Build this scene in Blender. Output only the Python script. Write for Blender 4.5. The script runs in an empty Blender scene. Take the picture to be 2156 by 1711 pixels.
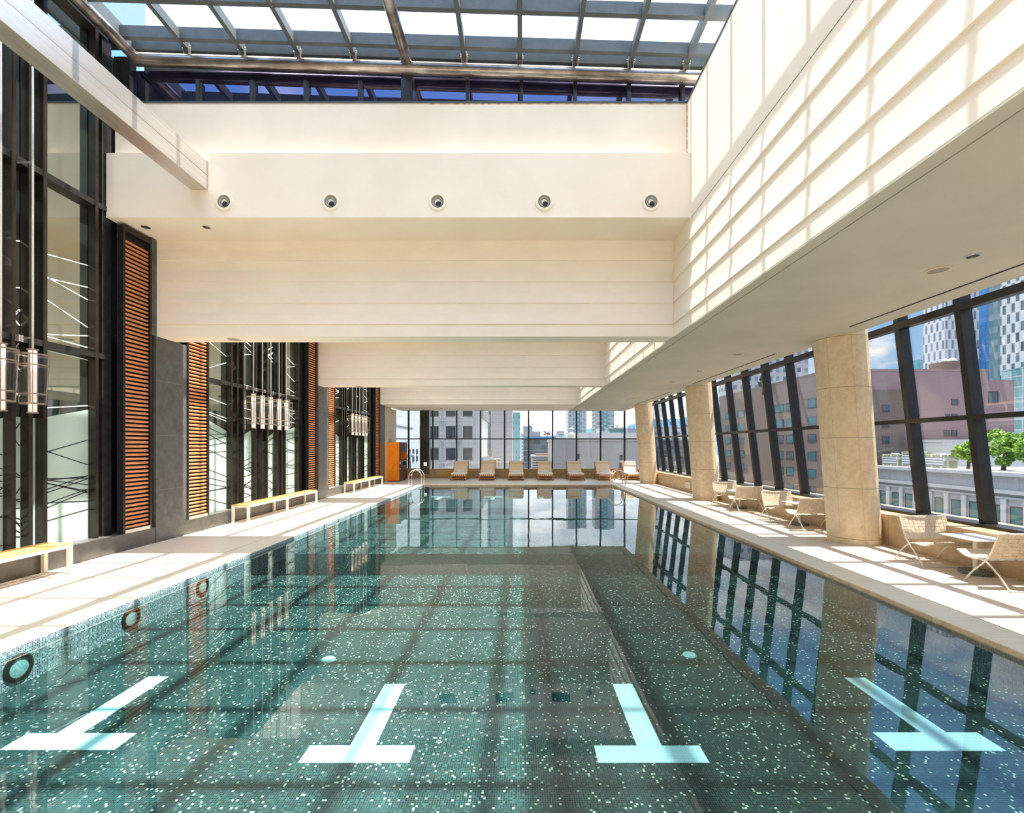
import bpy, bmesh, math, random
from mathutils import Vector, Matrix

R = math.radians
random.seed(7)
scene = bpy.context.scene
col = scene.collection

# ------------------------------------------------------------------ camera, world, sun, exposure
F_PX, VX, VY, EYE = 960.0, 1094.0, 940.0, 1.8
cam_d = bpy.data.cameras.new('camera')
cam = bpy.data.objects.new('camera', cam_d)
col.objects.link(cam)
cam.location = (0, 0, EYE)
cam.rotation_euler = (R(90), 0, 0)
cam_d.sensor_width = 36.0
cam_d.lens = 36.0 * F_PX / 2156.0
cam_d.shift_x = -(VX - 1078.0) / 2156.0
cam_d.shift_y = (VY - 855.5) / 2156.0
cam_d.clip_start = 0.05
cam_d.clip_end = 9000
scene.camera = cam

scene.view_settings.view_transform = 'Standard'
scene.view_settings.look = 'None'
scene.view_settings.gamma = 1.0
scene.view_settings.use_curve_mapping = False
scene.view_settings.exposure = 1.58
scene.cycles.max_bounces = 14
scene.cycles.diffuse_bounces = 7
scene.cycles.glossy_bounces = 5
scene.cycles.transparent_max_bounces = 16
scene.cycles.sample_clamp_indirect = 6.0

SKY_STRENGTH = 1.75
SUN_STRENGTH = 6.5
GLINT_STRENGTH = 1.9

world = bpy.data.worlds.new('sky')
scene.world = world
world.use_nodes = True
wn = world.node_tree
wn.nodes.clear()


def N(nt, kind, **kw):
    n = nt.nodes.new(kind)
    for k, v in kw.items():
        if k in ('operation', 'blend_type', 'data_type', 'noise_dimensions', 'musgrave_type', 'feature',
                 'wave_type', 'bands_direction', 'offset', 'distribution', 'voronoi_dimensions', 'vector_type'):
            setattr(n, k, v)
    return n


def setin(nt, sock, val):
    if hasattr(val, 'is_output') or isinstance(val, bpy.types.NodeSocket):
        nt.links.new(val, sock)
    elif val is not None:
        if isinstance(val, (tuple, list)) and len(val) == 3 and sock.type == 'RGBA':
            val = (*val, 1.0)
        sock.default_value = val


def M(nt, op, a, b=None, c=None, clamp=False):
    n = nt.nodes.new('ShaderNodeMath')
    n.operation = op
    n.use_clamp = clamp
    setin(nt, n.inputs[0], a)
    if b is not None:
        setin(nt, n.inputs[1], b)
    if c is not None:
        setin(nt, n.inputs[2], c)
    return n.outputs[0]


def mix(nt, fac, a, b, blend='MIX'):
    n = nt.nodes.new('ShaderNodeMix')
    n.data_type = 'RGBA'
    n.blend_type = blend
    n.clamp_factor = True
    setin(nt, n.inputs[0], fac)
    setin(nt, n.inputs[6], a)
    setin(nt, n.inputs[7], b)
    return n.outputs[2]


def noise(nt, vec, scale, detail=3, rough=0.5, dist=0.0):
    n = nt.nodes.new('ShaderNodeTexNoise')
    n.inputs['Scale'].default_value = scale
    n.inputs['Detail'].default_value = detail
    n.inputs['Roughness'].default_value = rough
    n.inputs['Distortion'].default_value = dist
    if vec is not None:
        nt.links.new(vec, n.inputs['Vector'])
    return n.outputs[0]


def smooth(nt, v, a, b):
    n = nt.nodes.new('ShaderNodeMapRange')
    n.interpolation_type = 'SMOOTHSTEP'
    nt.links.new(v, n.inputs[0])
    n.inputs[1].default_value = a
    n.inputs[2].default_value = b
    return n.outputs[0]


# sky: blue gradient with broken white cloud
tc = wn.nodes.new('ShaderNodeTexCoord')
sp = wn.nodes.new('ShaderNodeSeparateXYZ')
wn.links.new(tc.outputs['Generated'], sp.inputs[0])
zz = M(wn, 'MAXIMUM', sp.outputs[2], 0.0)
den = M(wn, 'ADD', zz, 0.22)
cx = M(wn, 'DIVIDE', sp.outputs[0], den)
cy = M(wn, 'DIVIDE', sp.outputs[1], den)
cb = wn.nodes.new('ShaderNodeCombineXYZ')
wn.links.new(cx, cb.inputs[0]); wn.links.new(cy, cb.inputs[1])
cn = noise(wn, cb.outputs[0], 1.35, 8, 0.56, 0.25)
cl = smooth(wn, cn, 0.44, 0.62)
grad = mix(wn, smooth(wn, zz, 0.0, 0.75), (0.30, 0.55, 0.88), (0.12, 0.32, 0.72))
shade = noise(wn, cb.outputs[0], 3.1, 5, 0.6, 0.1)
cloudc = mix(wn, smooth(wn, shade, 0.35, 0.7), (0.70, 0.72, 0.76), (1.35, 1.33, 1.29))
cl = M(wn, 'MAXIMUM', cl, M(wn, 'MULTIPLY', smooth(wn, zz, 0.55, 0.85), 0.85))
north = smooth(wn, sp.outputs[1], 0.80, 0.97)
cl = M(wn, 'MAXIMUM', cl, M(wn, 'MULTIPLY', north, M(wn, 'ADD', 0.45, M(wn, 'MULTIPLY', cn, 0.6))), clamp=True)
skyc = mix(wn, M(wn, 'MULTIPLY', cl, 0.95), grad, cloudc)
skyc = mix(wn, smooth(wn, sp.outputs[2], -0.02, 0.0), (0.30, 0.31, 0.32), skyc)
lum = M(wn, 'ADD', 0.36, M(wn, 'MULTIPLY', smooth(wn, zz, 0.22, 0.62), 0.66))
lum = M(wn, 'ADD', lum, M(wn, 'MULTIPLY', north, 0.30))
vm = wn.nodes.new('ShaderNodeVectorMath')
vm.operation = 'SCALE'
wn.links.new(skyc, vm.inputs[0]); wn.links.new(lum, vm.inputs['Scale'])
skyc = vm.outputs[0]
bg = wn.nodes.new('ShaderNodeBackground')
wn.links.new(skyc, bg.inputs[0])
bg.inputs[1].default_value = SKY_STRENGTH
wo = wn.nodes.new('ShaderNodeOutputWorld')
wn.links.new(bg.outputs[0], wo.inputs[0])


def sun(name, ry, strength, color, angle):
    d = bpy.data.lights.new(name, 'SUN')
    d.energy = strength
    d.color = color
    d.angle = R(angle)
    o = bpy.data.objects.new(name, d)
    o.location = (0, 0, 60)
    o.rotation_euler = (0, R(ry), 0)
    col.objects.link(o)
    return o


sun('sun', 19.3, SUN_STRENGTH, (1.0, 0.955, 0.89), 0.5)          # high sun from the right
sun('sunlight_mirrored_by_tower', -19.3, GLINT_STRENGTH, (1.0, 0.96, 0.90), 0.6)   # its reflection off the glass tower on the left

# ------------------------------------------------------------------ mesh builder


class MB:
    def __init__(self):
        self.v, self.f, self.m = [], [], []

    def add(self, vs, fs, mi=0):
        b = len(self.v)
        self.v += [tuple(p) for p in vs]
        self.f += [tuple(b + i for i in f) for f in fs]
        self.m += [mi] * len(fs)
        return self

    def box(self, x0, x1, y0, y1, z0, z1, mi=0):
        vs = [(x0, y0, z0), (x1, y0, z0), (x1, y1, z0), (x0, y1, z0), (x0, y0, z1), (x1, y0, z1), (x1, y1, z1), (x0, y1, z1)]
        return self.add(vs, [(0, 3, 2, 1), (4, 5, 6, 7), (0, 1, 5, 4), (1, 2, 6, 5), (2, 3, 7, 6), (3, 0, 4, 7)], mi)

    def hexa(self, vs, mi=0):
        return self.add(vs, [(0, 3, 2, 1), (4, 5, 6, 7), (0, 1, 5, 4), (1, 2, 6, 5), (2, 3, 7, 6), (3, 0, 4, 7)], mi)

    def bar(self, p, q, w, h, up=(0, 0, 1), mi=0):
        p, q = Vector(p), Vector(q)
        d = (q - p).normalized()
        u = Vector(up)
        s = d.cross(u)
        if s.length < 1e-5:
            s = d.cross(Vector((1, 0, 0)))
        s.normalize()
        u = s.cross(d).normalized()
        s, u = s * w / 2, u * h / 2
        vs = [p - s - u, p + s - u, q + s - u, q - s - u, p - s + u, p + s + u, q + s + u, q - s + u]
        return self.hexa(vs, mi)

    def tube(self, pts, r, seg=8, mi=0, caps=True):
        pts = [Vector(p) for p in pts]
        rs = r if isinstance(r, (list, tuple)) else [r] * len(pts)
        b = len(self.v)
        prev = None
        n = len(pts)
        for i, p in enumerate(pts):
            d = (pts[min(i + 1, n - 1)] - pts[max(i - 1, 0)]).normalized()
            if prev is None:
                a = d.cross(Vector((0, 0, 1)))
                if a.length < 1e-4:
                    a = d.cross(Vector((1, 0, 0)))
            else:
                a = prev - d * prev.dot(d)
            a.normalize()
            prev = a
            c = d.cross(a)
            for k in range(seg):
                t = 2 * math.pi * k / seg
                self.v.append(tuple(p + (a * math.cos(t) + c * math.sin(t)) * rs[i]))
        for i in range(n - 1):
            for k in range(seg):
                k2 = (k + 1) % seg
                self.f.append((b + i * seg + k, b + i * seg + k2, b + (i + 1) * seg + k2, b + (i + 1) * seg + k))
                self.m.append(mi)
        if caps:
            self.f.append(tuple(b + k for k in range(seg))[::-1]); self.m.append(mi)
            self.f.append(tuple(b + (n - 1) * seg + k for k in range(seg))); self.m.append(mi)
        return self

    def lathe(self, prof, seg=32, axis='z', c=(0, 0, 0), mi=0, close=False):
        """prof: (radius, height) pairs; axis z or y"""
        b = len(self.v)
        for r, h in prof:
            for k in range(seg):
                t = 2 * math.pi * k / seg
                a, d = r * math.cos(t), r * math.sin(t)
                if axis == 'z':
                    self.v.append((c[0] + a, c[1] + d, c[2] + h))
                elif axis == 'y':
                    self.v.append((c[0] + a, c[1] + h, c[2] + d))
                else:
                    self.v.append((c[0] + h, c[1] + a, c[2] + d))
        n = len(prof)
        for i in range(n - 1 + (1 if close else 0)):
            i2 = (i + 1) % n
            for k in range(seg):
                k2 = (k + 1) % seg
                self.f.append((b + i * seg + k, b + i * seg + k2, b + i2 * seg + k2, b + i2 * seg + k))
                self.m.append(mi)
        return self

    def prism(self, pts, lo, hi, axis='z', mi=0):
        """extrude polygon; axis z: pts (x,y); axis y: pts (x,z); axis x: pts (y,z)"""
        def P(a, b, h):
            return (a, b, h) if axis == 'z' else ((a, h, b) if axis == 'y' else (h, a, b))
        n = len(pts)
        vs = [P(a, b, lo) for a, b in pts] + [P(a, b, hi) for a, b in pts]
        fs = [tuple(range(n))[::-1], tuple(range(n, 2 * n))]
        fs += [(i, (i + 1) % n, n + (i + 1) % n, n + i) for i in range(n)]
        return self.add(vs, fs, mi)

    def build(self, name, mat, parent=None, loc=None, smooth_=False, bevel=0.0, rotz=0.0, autosmooth=None):
        me = bpy.data.meshes.new(name)
        me.from_pydata(self.v, [], self.f)
        mats = mat if isinstance(mat, (list, tuple)) else [mat]
        for m_ in mats:
            me.materials.append(m_)
        for p, mi in zip(me.polygons, self.m):
            p.material_index = mi
        bm = bmesh.new()
        bm.from_mesh(me)
        bmesh.ops.recalc_face_normals(bm, faces=bm.faces)
        bm.to_mesh(me)
        bm.free()
        if smooth_ or autosmooth:
            for p in me.polygons:
                p.use_smooth = True
            me.set_sharp_from_angle(angle=R(autosmooth or 40))
        o = bpy.data.objects.new(name, me)
        col.objects.link(o)
        if parent is not None:
            o.parent = parent
        if loc is not None:
            o.location = loc
        o.rotation_euler = (0, 0, rotz)
        if bevel > 0:
            b = o.modifiers.new('bevel', 'BEVEL')
            b.width = bevel
            b.segments = 2
            b.limit_method = 'ANGLE'
        return o


def tag(o, label=None, cat=None, group=None, kind=None):
    if label: o['label'] = label
    if cat: o['category'] = cat
    if group: o['group'] = group
    if kind: o['kind'] = kind
    return o


def empty(name, loc=(0, 0, 0), rz=0.0):
    o = bpy.data.objects.new(name, None)
    o.empty_display_size = 0.1
    o.location = loc
    o.rotation_euler = (0, 0, rz)
    col.objects.link(o)
    return o


CH = {}


def copy_tree(o, parent=None):
    c = o.copy()
    col.objects.link(c)
    c.parent = parent
    for ch in list(o.children):
        copy_tree(ch, c)
    return c


# ------------------------------------------------------------------ materials
def newmat(name):
    m = bpy.data.materials.new(name)
    m.use_nodes = True
    nt = m.node_tree
    nt.nodes.clear()
    out = nt.nodes.new('ShaderNodeOutputMaterial')
    return m, nt, out


def pbsdf(nt, out, base, rough=0.5, metal=0.0, spec=0.5, bump=None, bstr=0.1, bdist=0.01, emit=None, estr=0.0, coat=0.0):
    b = nt.nodes.new('ShaderNodeBsdfPrincipled')
    setin(nt, b.inputs['Base Color'], base)
    setin(nt, b.inputs['Roughness'], rough)
    setin(nt, b.inputs['Metallic'], metal)
    b.inputs['Specular IOR Level'].default_value = spec
    b.inputs['Coat Weight'].default_value = coat
    if emit is not None:
        setin(nt, b.inputs['Emission Color'], emit)
        setin(nt, b.inputs['Emission Strength'], estr)
    if bump is not None:
        bn = nt.nodes.new('ShaderNodeBump')
        bn.inputs['Strength'].default_value = bstr
        bn.inputs['Distance'].default_value = bdist
        nt.links.new(bump, bn.inputs['Height'])
        nt.links.new(bn.outputs[0], b.inputs['Normal'])
    nt.links.new(b.outputs[0], out.inputs[0])
    return b


def pos(nt, kind='Object'):
    t = nt.nodes.new('ShaderNodeTexCoord')
    s = nt.nodes.new('ShaderNodeSeparateXYZ')
    nt.links.new(t.outputs[kind], s.inputs[0])
    return t.outputs[kind], s.outputs[0], s.outputs[1], s.outputs[2]


def scaled(nt, vec, sc):
    n = nt.nodes.new('ShaderNodeMapping')
    n.inputs['Scale'].default_value = sc
    nt.links.new(vec, n.inputs[0])
    return n.outputs[0]


def mottled(name, c1, c2, scale=6.0, rough=0.5, metal=0.0, spec=0.5, stretch=(1, 1, 1), bstr=0.05, lo=0.35, hi=0.65, detail=4, coat=0.0):
    m, nt, out = newmat(name)
    v, x, y, z = pos(nt)
    n_ = noise(nt, scaled(nt, v, stretch), scale, detail, 0.55)
    c = mix(nt, smooth(nt, n_, lo, hi), c1, c2)
    pbsdf(nt, out, c, rough, metal, spec, n_, bstr, 0.01, coat=coat)
    return m


def line_mask(nt, coord, period, width, off=0.0):
    """1 on a thin line every period"""
    f = M(nt, 'FRACT', M(nt, 'DIVIDE', M(nt, 'ADD', coord, off), period))
    return M(nt, 'LESS_THAN', f, width / period)


MAT = {}
MAT['plaster'] = mottled('cream_plaster', (0.835, 0.745, 0.625), (0.865, 0.78, 0.66), 1.2, 0.75, spec=0.2, bstr=0.02)
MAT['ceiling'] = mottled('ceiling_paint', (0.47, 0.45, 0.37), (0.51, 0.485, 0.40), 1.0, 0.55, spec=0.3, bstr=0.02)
MAT['dark_metal'] = mottled('dark_anodised_metal', (0.030, 0.028, 0.027), (0.045, 0.042, 0.040), 8, 0.32, 0.6, bstr=0.0)
MAT['fin_metal'] = mottled('bronze_fin_metal', (0.045, 0.037, 0.030), (0.065, 0.054, 0.045), 5, 0.24, 0.75, bstr=0.0)
MAT['black_metal'] = mottled('black_window_metal', (0.012, 0.012, 0.013), (0.02, 0.02, 0.021), 8, 0.45, 0.2, bstr=0.0)
MAT['roof_steel'] = mottled('grey_roof_steel', (0.055, 0.068, 0.072), (0.07, 0.083, 0.088), 6, 0.6, 0.0, bstr=0.0)
MAT['lantern_metal'] = mottled('lantern_bronze', (0.30, 0.245, 0.20), (0.36, 0.30, 0.25), 10, 0.4, 0.6, bstr=0.0)
MAT['steel'] = mottled('brushed_steel', (0.60, 0.565, 0.52), (0.70, 0.665, 0.62), 10, 0.34, 0.85, stretch=(1, 0.02, 6), bstr=0.02)
MAT['chrome'] = mottled('polished_steel', (0.75, 0.72, 0.68), (0.8, 0.78, 0.74), 10, 0.16, 1.0, bstr=0.0)
MAT['pipe'] = mottled('weathered_pipe_steel', (0.17, 0.14, 0.12), (0.42, 0.38, 0.34), 4, 0.28, 0.85, stretch=(0.4, 1, 1), bstr=0.03)
MAT['black'] = mottled('matt_black', (0.01, 0.01, 0.01), (0.015, 0.015, 0.015), 8, 0.7, bstr=0)
MAT['white_metal'] = mottled('cream_powder_coat', (0.70, 0.655, 0.56), (0.73, 0.685, 0.59), 10, 0.35, bstr=0)
MAT['white_table'] = mottled('white_table_top', (0.80, 0.81, 0.83), (0.82, 0.83, 0.85), 10, 0.25, bstr=0)
MAT['granite'] = mottled('speckled_granite', (0.05, 0.055, 0.05), (0.22, 0.22, 0.19), 90, 0.5, bstr=0.1, lo=0.4, hi=0.6)
MAT['webbing'] = mottled('woven_leather_strap', (0.56, 0.47, 0.34), (0.64, 0.55, 0.42), 14, 0.6, bstr=0.1)
MAT['towel'] = mottled('white_towel', (0.80, 0.79, 0.78), (0.86, 0.85, 0.85), 60, 0.95, bstr=0.4)
MAT['cushion'] = mottled('beige_cushion_canvas', (0.86, 0.70, 0.50), (0.89, 0.74, 0.54), 50, 0.9, bstr=0.2)
MAT['cushion_seat'] = mottled('ivory_cushion_canvas', (0.88, 0.82, 0.70), (0.91, 0.85, 0.74), 50, 0.9, bstr=0.2)
MAT['teak'] = mottled('teak_frame', (0.42, 0.17, 0.05), (0.60, 0.27, 0.08), 9, 0.5, stretch=(0.4, 4, 4), bstr=0.05)
MAT['bench_wood'] = mottled('honey_bench_slat', (0.74, 0.37, 0.08), (0.84, 0.50, 0.15), 9, 0.45, stretch=(5, 0.4, 5), bstr=0.05)
MAT['slat'] = mottled('orange_cedar_slat', (0.60, 0.20, 0.075), (0.74, 0.29, 0.115), 7, 0.42, stretch=(4, 0.5, 6), bstr=0.04)
MAT['cab_orange'] = mottled('orange_lacquered_veneer', (0.86, 0.22, 0.004), (0.95, 0.30, 0.008), 6, 0.35, stretch=(1, 1, 0.3), bstr=0.0)
MAT['cab_brown'] = mottled('dark_walnut_veneer', (0.07, 0.028, 0.02), (0.115, 0.05, 0.037), 12, 0.4, stretch=(4, 4, 0.3), bstr=0.02)
MAT['brass'] = mottled('brass_access_panel', (0.50, 0.33, 0.09), (0.58, 0.40, 0.12), 20, 0.45, 0.3, bstr=0.1)
MAT['red'] = mottled('red_enamel', (0.5, 0.02, 0.01), (0.6, 0.03, 0.02), 5, 0.3, bstr=0)
MAT['grille'] = mottled('grille_shadow_grey', (0.25, 0.24, 0.20), (0.30, 0.29, 0.25), 120, 0.6, bstr=0.2)
MAT['white_line'] = mottled('white_etched_line', (0.75, 0.82, 0.78), (0.8, 0.87, 0.83), 5, 0.4, bstr=0)
MAT['lens'] = mottled('sea_green_lens', (0.16, 0.30, 0.30), (0.25, 0.40, 0.39), 40, 0.3, bstr=0)
MAT['rust'] = mottled('rust_stained_sealant', (0.42, 0.20, 0.08), (0.72, 0.62, 0.50), 9, 0.7, bstr=0.1, lo=0.3, hi=0.6)

# tan column stone with joints
def stone_joint(name, c1, c2, joint, pitch, off, rough=0.45, vertical=None, scale=10, vein=None, jw=0.008, spec=0.5, axis_h=None):
    m, nt, out = newmat(name)
    t = nt.nodes.new('ShaderNodeNewGeometry')
    s = nt.nodes.new('ShaderNodeSeparateXYZ')
    nt.links.new(t.outputs['Position'], s.inputs[0])
    v = t.outputs['Position']
    n1 = noise(nt, v, scale, 6, 0.65)
    n2 = noise(nt, v, scale * 0.18, 3, 0.5)
    c = mix(nt, smooth(nt, n1, 0.35, 0.68), c1, c2)
    c = mix(nt, M(nt, 'MULTIPLY', smooth(nt, n2, 0.35, 0.7), 0.35), c, vein or c2)
    pits = noise(nt, v, scale * 5.0, 2, 0.5)
    c = mix(nt, M(nt, 'MULTIPLY', smooth(nt, pits, 0.66, 0.74), 0.5), c, joint)
    j = line_mask(nt, s.outputs[2], pitch, jw, off)
    if axis_h is not None:
        j = M(nt, 'MAXIMUM', j, line_mask(nt, s.outputs[axis_h[0]], axis_h[1], jw, axis_h[2]))
    c = mix(nt, j, c, joint)
    pbsdf(nt, out, c, rough, 0, spec, M(nt, 'SUBTRACT', n1, j), 0.08, 0.01)
    return m


MAT['column'] = stone_joint('tan_limestone', (0.64, 0.49, 0.30), (0.76, 0.62, 0.42), (0.23, 0.17, 0.10), 0.93, -0.10, scale=9)
MAT['slate'] = stone_joint('dark_slate_cladding', (0.070, 0.064, 0.057), (0.115, 0.107, 0.097), (0.17, 0.16, 0.15), 1.03, 0.05, rough=0.38, scale=7)
MAT['plinth'] = stone_joint('tan_plinth_stone', (0.42, 0.29, 0.165), (0.56, 0.42, 0.26), (0.26, 0.19, 0.11), 30, 15, scale=8, axis_h=(1, 1.72, 0.3))
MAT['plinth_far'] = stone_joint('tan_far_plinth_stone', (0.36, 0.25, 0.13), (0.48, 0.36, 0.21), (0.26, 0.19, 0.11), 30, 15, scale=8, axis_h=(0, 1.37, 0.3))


# deck
def deck_mat(name, c1, c2, joint, py, px):
    m, nt, out = newmat(name)
    t = nt.nodes.new('ShaderNodeNewGeometry')
    s = nt.nodes.new('ShaderNodeSeparateXYZ')
    nt.links.new(t.outputs['Position'], s.inputs[0])
    v = scaled(nt, t.outputs['Position'], (0.35, 4.5, 1))
    n1 = noise(nt, v, 6, 5, 0.6)
    row = M(nt, 'FLOOR', M(nt, 'DIVIDE', s.outputs[1], py))
    wn_ = nt.nodes.new('ShaderNodeTexWhiteNoise')
    wn_.noise_dimensions = '1D'
    nt.links.new(row, wn_.inputs['W'])
    c = mix(nt, smooth(nt, n1, 0.3, 0.7), c1, c2)
    c = mix(nt, M(nt, 'MULTIPLY', wn_.outputs[0], 0.14), c, (0.40, 0.33, 0.25))
    j = line_mask(nt, s.outputs[1], py, 0.006)
    if px:
        sx = M(nt, 'ADD', s.outputs[0], M(nt, 'MULTIPLY', wn_.outputs[0], px))
        j = M(nt, 'MAXIMUM', j, line_mask(nt, sx, px, 0.006))
    c = mix(nt, M(nt, 'MULTIPLY', j, 0.55), c, joint)
    pbsdf(nt, out, c, 0.42, 0, 0.4, M(nt, 'SUBTRACT', n1, j), 0.06, 0.005)
    return m


MAT['deck'] = deck_mat('pale_travertine_deck', (0.62, 0.525, 0.42), (0.70, 0.61, 0.50), (0.30, 0.23, 0.16), 0.30, 1.2)
MAT['coping'] = deck_mat('pale_coping_stone', (0.60, 0.54, 0.42), (0.67, 0.61, 0.49), (0.30, 0.22, 0.15), 1.2, None)


# mosaic
def mosaic(name, wall=False):
    m, nt, out = newmat(name)
    t = nt.nodes.new('ShaderNodeNewGeometry')
    s = nt.nodes.new('ShaderNodeSeparateXYZ')
    nt.links.new(t.outputs['Position'], s.inputs[0])
    T = 0.0150
    a = M(nt, 'DIVIDE', s.outputs[0] if not wall else M(nt, 'ADD', s.outputs[1], s.outputs[0]), T)
    b = M(nt, 'DIVIDE', s.outputs[1] if not wall else s.outputs[2], T)
    cbn = nt.nodes.new('ShaderNodeCombineXYZ')
    nt.links.new(M(nt, 'FLOOR', a), cbn.inputs[0])
    nt.links.new(M(nt, 'FLOOR', b), cbn.inputs[1])
    w = nt.nodes.new('ShaderNodeTexWhiteNoise')
    w.noise_dimensions = '2D'
    nt.links.new(cbn.outputs[0], w.inputs['Vector'])
    ramp = nt.nodes.new('ShaderNodeValToRGB')
    cr = ramp.color_ramp
    cr.interpolation = 'CONSTANT'
    stops = [(0.0, (0.003, 0.007, 0.007)), (0.22, (0.004, 0.016, 0.017)), (0.42, (0.004, 0.028, 0.028)), (0.58, (0.014, 0.024, 0.018)),
             (0.70, (0.008, 0.016, 0.032)), (0.79, (0.010, 0.040, 0.042)), (0.90, (0.03, 0.06, 0.05)), (0.955, (0.30, 0.38, 0.26)), (0.975, (0.50, 0.54, 0.42))]
    if wall:
        stops = [(0.0, (0.03, 0.045, 0.07)), (0.3, (0.06, 0.10, 0.13)), (0.6, (0.13, 0.18, 0.19)), (0.85, (0.26, 0.33, 0.33)), (0.97, (0.55, 0.62, 0.58))]
    cr.elements[0].position, cr.elements[0].color = 0.0, (*stops[0][1], 1)
    cr.elements[1].position, cr.elements[1].color = stops[1][0], (*stops[1][1], 1)
    for p_, c_ in stops[2:]:
        e = cr.elements.new(p_)
        e.color = (*c_, 1)
    nt.links.new(w.outputs[0], ramp.inputs[0])
    g = M(nt, 'MAXIMUM', M(nt, 'LESS_THAN', M(nt, 'FRACT', a), 0.13), M(nt, 'LESS_THAN', M(nt, 'FRACT', b), 0.13))
    c = mix(nt, g, ramp.outputs[0], (0.05, 0.082, 0.077) if not wall else (0.45, 0.55, 0.56))
    if wall:
        st = noise(nt, scaled(nt, t.outputs['Position'], (1, 0.6, 5)), 5, 4, 0.6)
        c = mix(nt, M(nt, 'MULTIPLY', smooth(nt, st, 0.55, 0.75), 0.5), c, (0.12, 0.10, 0.08))
    pbsdf(nt, out, c, 0.25, 0, 0.5)
    return m


MAT['mosaic'] = mosaic('teal_glass_mosaic')
MAT['mosaic_wall'] = mosaic('blue_grey_wall_mosaic', True)
m, nt, out = newmat('white_lane_tile')
t = nt.nodes.new('ShaderNodeNewGeometry'); s = nt.nodes.new('ShaderNodeSeparateXYZ'); nt.links.new(t.outputs['Position'], s.inputs[0])
g = M(nt, 'MAXIMUM', line_mask(nt, s.outputs[0], 0.0165, 0.0022), line_mask(nt, s.outputs[1], 0.0165, 0.0022))
pbsdf(nt, out, mix(nt, g, (0.50, 0.70, 0.72), (0.28, 0.48, 0.50)), 0.3)
MAT['lane'] = m

# water: clear body, Fresnel mirror on top
m, nt, out = newmat('pool_water')
tc_ = nt.nodes.new('ShaderNodeNewGeometry')
w1 = noise(nt, scaled(nt, tc_.outputs['Position'], (1, 0.8, 1)), 1.6, 2, 0.4, 0.3)
w2 = noise(nt, tc_.outputs['Position'], 9, 2, 0.5, 0.2)
patch = smooth(nt, noise(nt, tc_.outputs['Position'], 0.32, 2, 0.5), 0.50, 0.68)
hgt = M(nt, 'ADD', M(nt, 'MULTIPLY', w1, 0.55), M(nt, 'MULTIPLY', M(nt, 'MULTIPLY', w2, patch), 0.17))
bn = nt.nodes.new('ShaderNodeBump')
bn.inputs['Strength'].default_value = 0.10
bn.inputs['Distance'].default_value = 0.03
nt.links.new(hgt, bn.inputs['Height'])
fr = nt.nodes.new('ShaderNodeFresnel')
fr.inputs['IOR'].default_value = 1.58
nt.links.new(bn.outputs[0], fr.inputs['Normal'])
gl = nt.nodes.new('ShaderNodeBsdfGlossy')
gl.inputs['Roughness'].default_value = 0.0
gl.inputs['Color'].default_value = (0.97, 0.99, 1.0, 1)
nt.links.new(bn.outputs[0], gl.inputs['Normal'])
tr = nt.nodes.new('ShaderNodeBsdfTransparent')
tr.inputs[0].default_value = (0.80, 0.97, 0.97, 1)
mx = nt.nodes.new('ShaderNodeMixShader')
nt.links.new(fr.outputs[0], mx.inputs[0]); nt.links.new(tr.outputs[0], mx.inputs[1]); nt.links.new(gl.outputs[0], mx.inputs[2])
nt.links.new(mx.outputs[0], out.inputs[0])
MAT['water'] = m


def glass(name, tint=(0.9, 0.95, 0.95), ior=1.5, refl=(1, 1, 1), base=None, basew=0.0, glossw=None, rough=0.0):
    m, nt, out = newmat(name)
    tr = nt.nodes.new('ShaderNodeBsdfTransparent'); tr.inputs[0].default_value = (*tint, 1)
    gl = nt.nodes.new('ShaderNodeBsdfGlossy'); gl.inputs['Roughness'].default_value = rough
    gl.inputs['Color'].default_value = (*refl, 1)
    body = tr.outputs[0]
    if base is not None:
        df = nt.nodes.new('ShaderNodeBsdfDiffuse'); df.inputs[0].default_value = (*base, 1)
        mb = nt.nodes.new('ShaderNodeMixShader'); mb.inputs[0].default_value = basew
        nt.links.new(body, mb.inputs[1]); nt.links.new(df.outputs[0], mb.inputs[2])
        body = mb.outputs[0]
    mx = nt.nodes.new('ShaderNodeMixShader')
    if glossw is None:
        # thin pane: the back face must not read as total internal reflection, so use a layer weight
        lw = nt.nodes.new('ShaderNodeLayerWeight'); lw.inputs['Blend'].default_value = 0.25
        p = M(nt, 'POWER', lw.outputs['Facing'], 3.5)
        nt.links.new(M(nt, 'ADD', M(nt, 'MULTIPLY', p, 0.75), (ior - 1) * 0.10), mx.inputs[0])
    else:
        mx.inputs[0].default_value = glossw
    nt.links.new(body, mx.inputs[1]); nt.links.new(gl.outputs[0], mx.inputs[2])
    nt.links.new(mx.outputs[0], out.inputs[0])
    return m


MAT['window_glass'] = glass('window_glass', (0.74, 0.735, 0.72))
MAT['roof_glass'] = glass('skylight_glass', (0.95, 0.97, 0.97))
MAT['lantern_glass'] = glass('lantern_glass', (0.93, 0.93, 0.92))
MAT['wall_glass'] = glass('tinted_wall_glass', (0.5, 0.55, 0.5), refl=(0.86, 0.88, 0.78), base=(0.03, 0.045, 0.038), basew=0.8, glossw=0.52)
MAT['clerestory'] = glass('violet_clerestory_glass', (0.3, 0.3, 0.5), refl=(0.24, 0.23, 0.36), base=(0.02, 0.02, 0.05), basew=0.9, glossw=0.45)
# frosted film, slightly glossy
m, nt, out = newmat('frosted_film')
v, x, y, z = pos(nt)
pbsdf(nt, out, mix(nt, smooth(nt, noise(nt, v, 0.8, 2), 0.3, 0.7), (0.36, 0.46, 0.40), (0.43, 0.53, 0.47)), 0.22, 0, 0.8)
MAT['film'] = m
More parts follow.
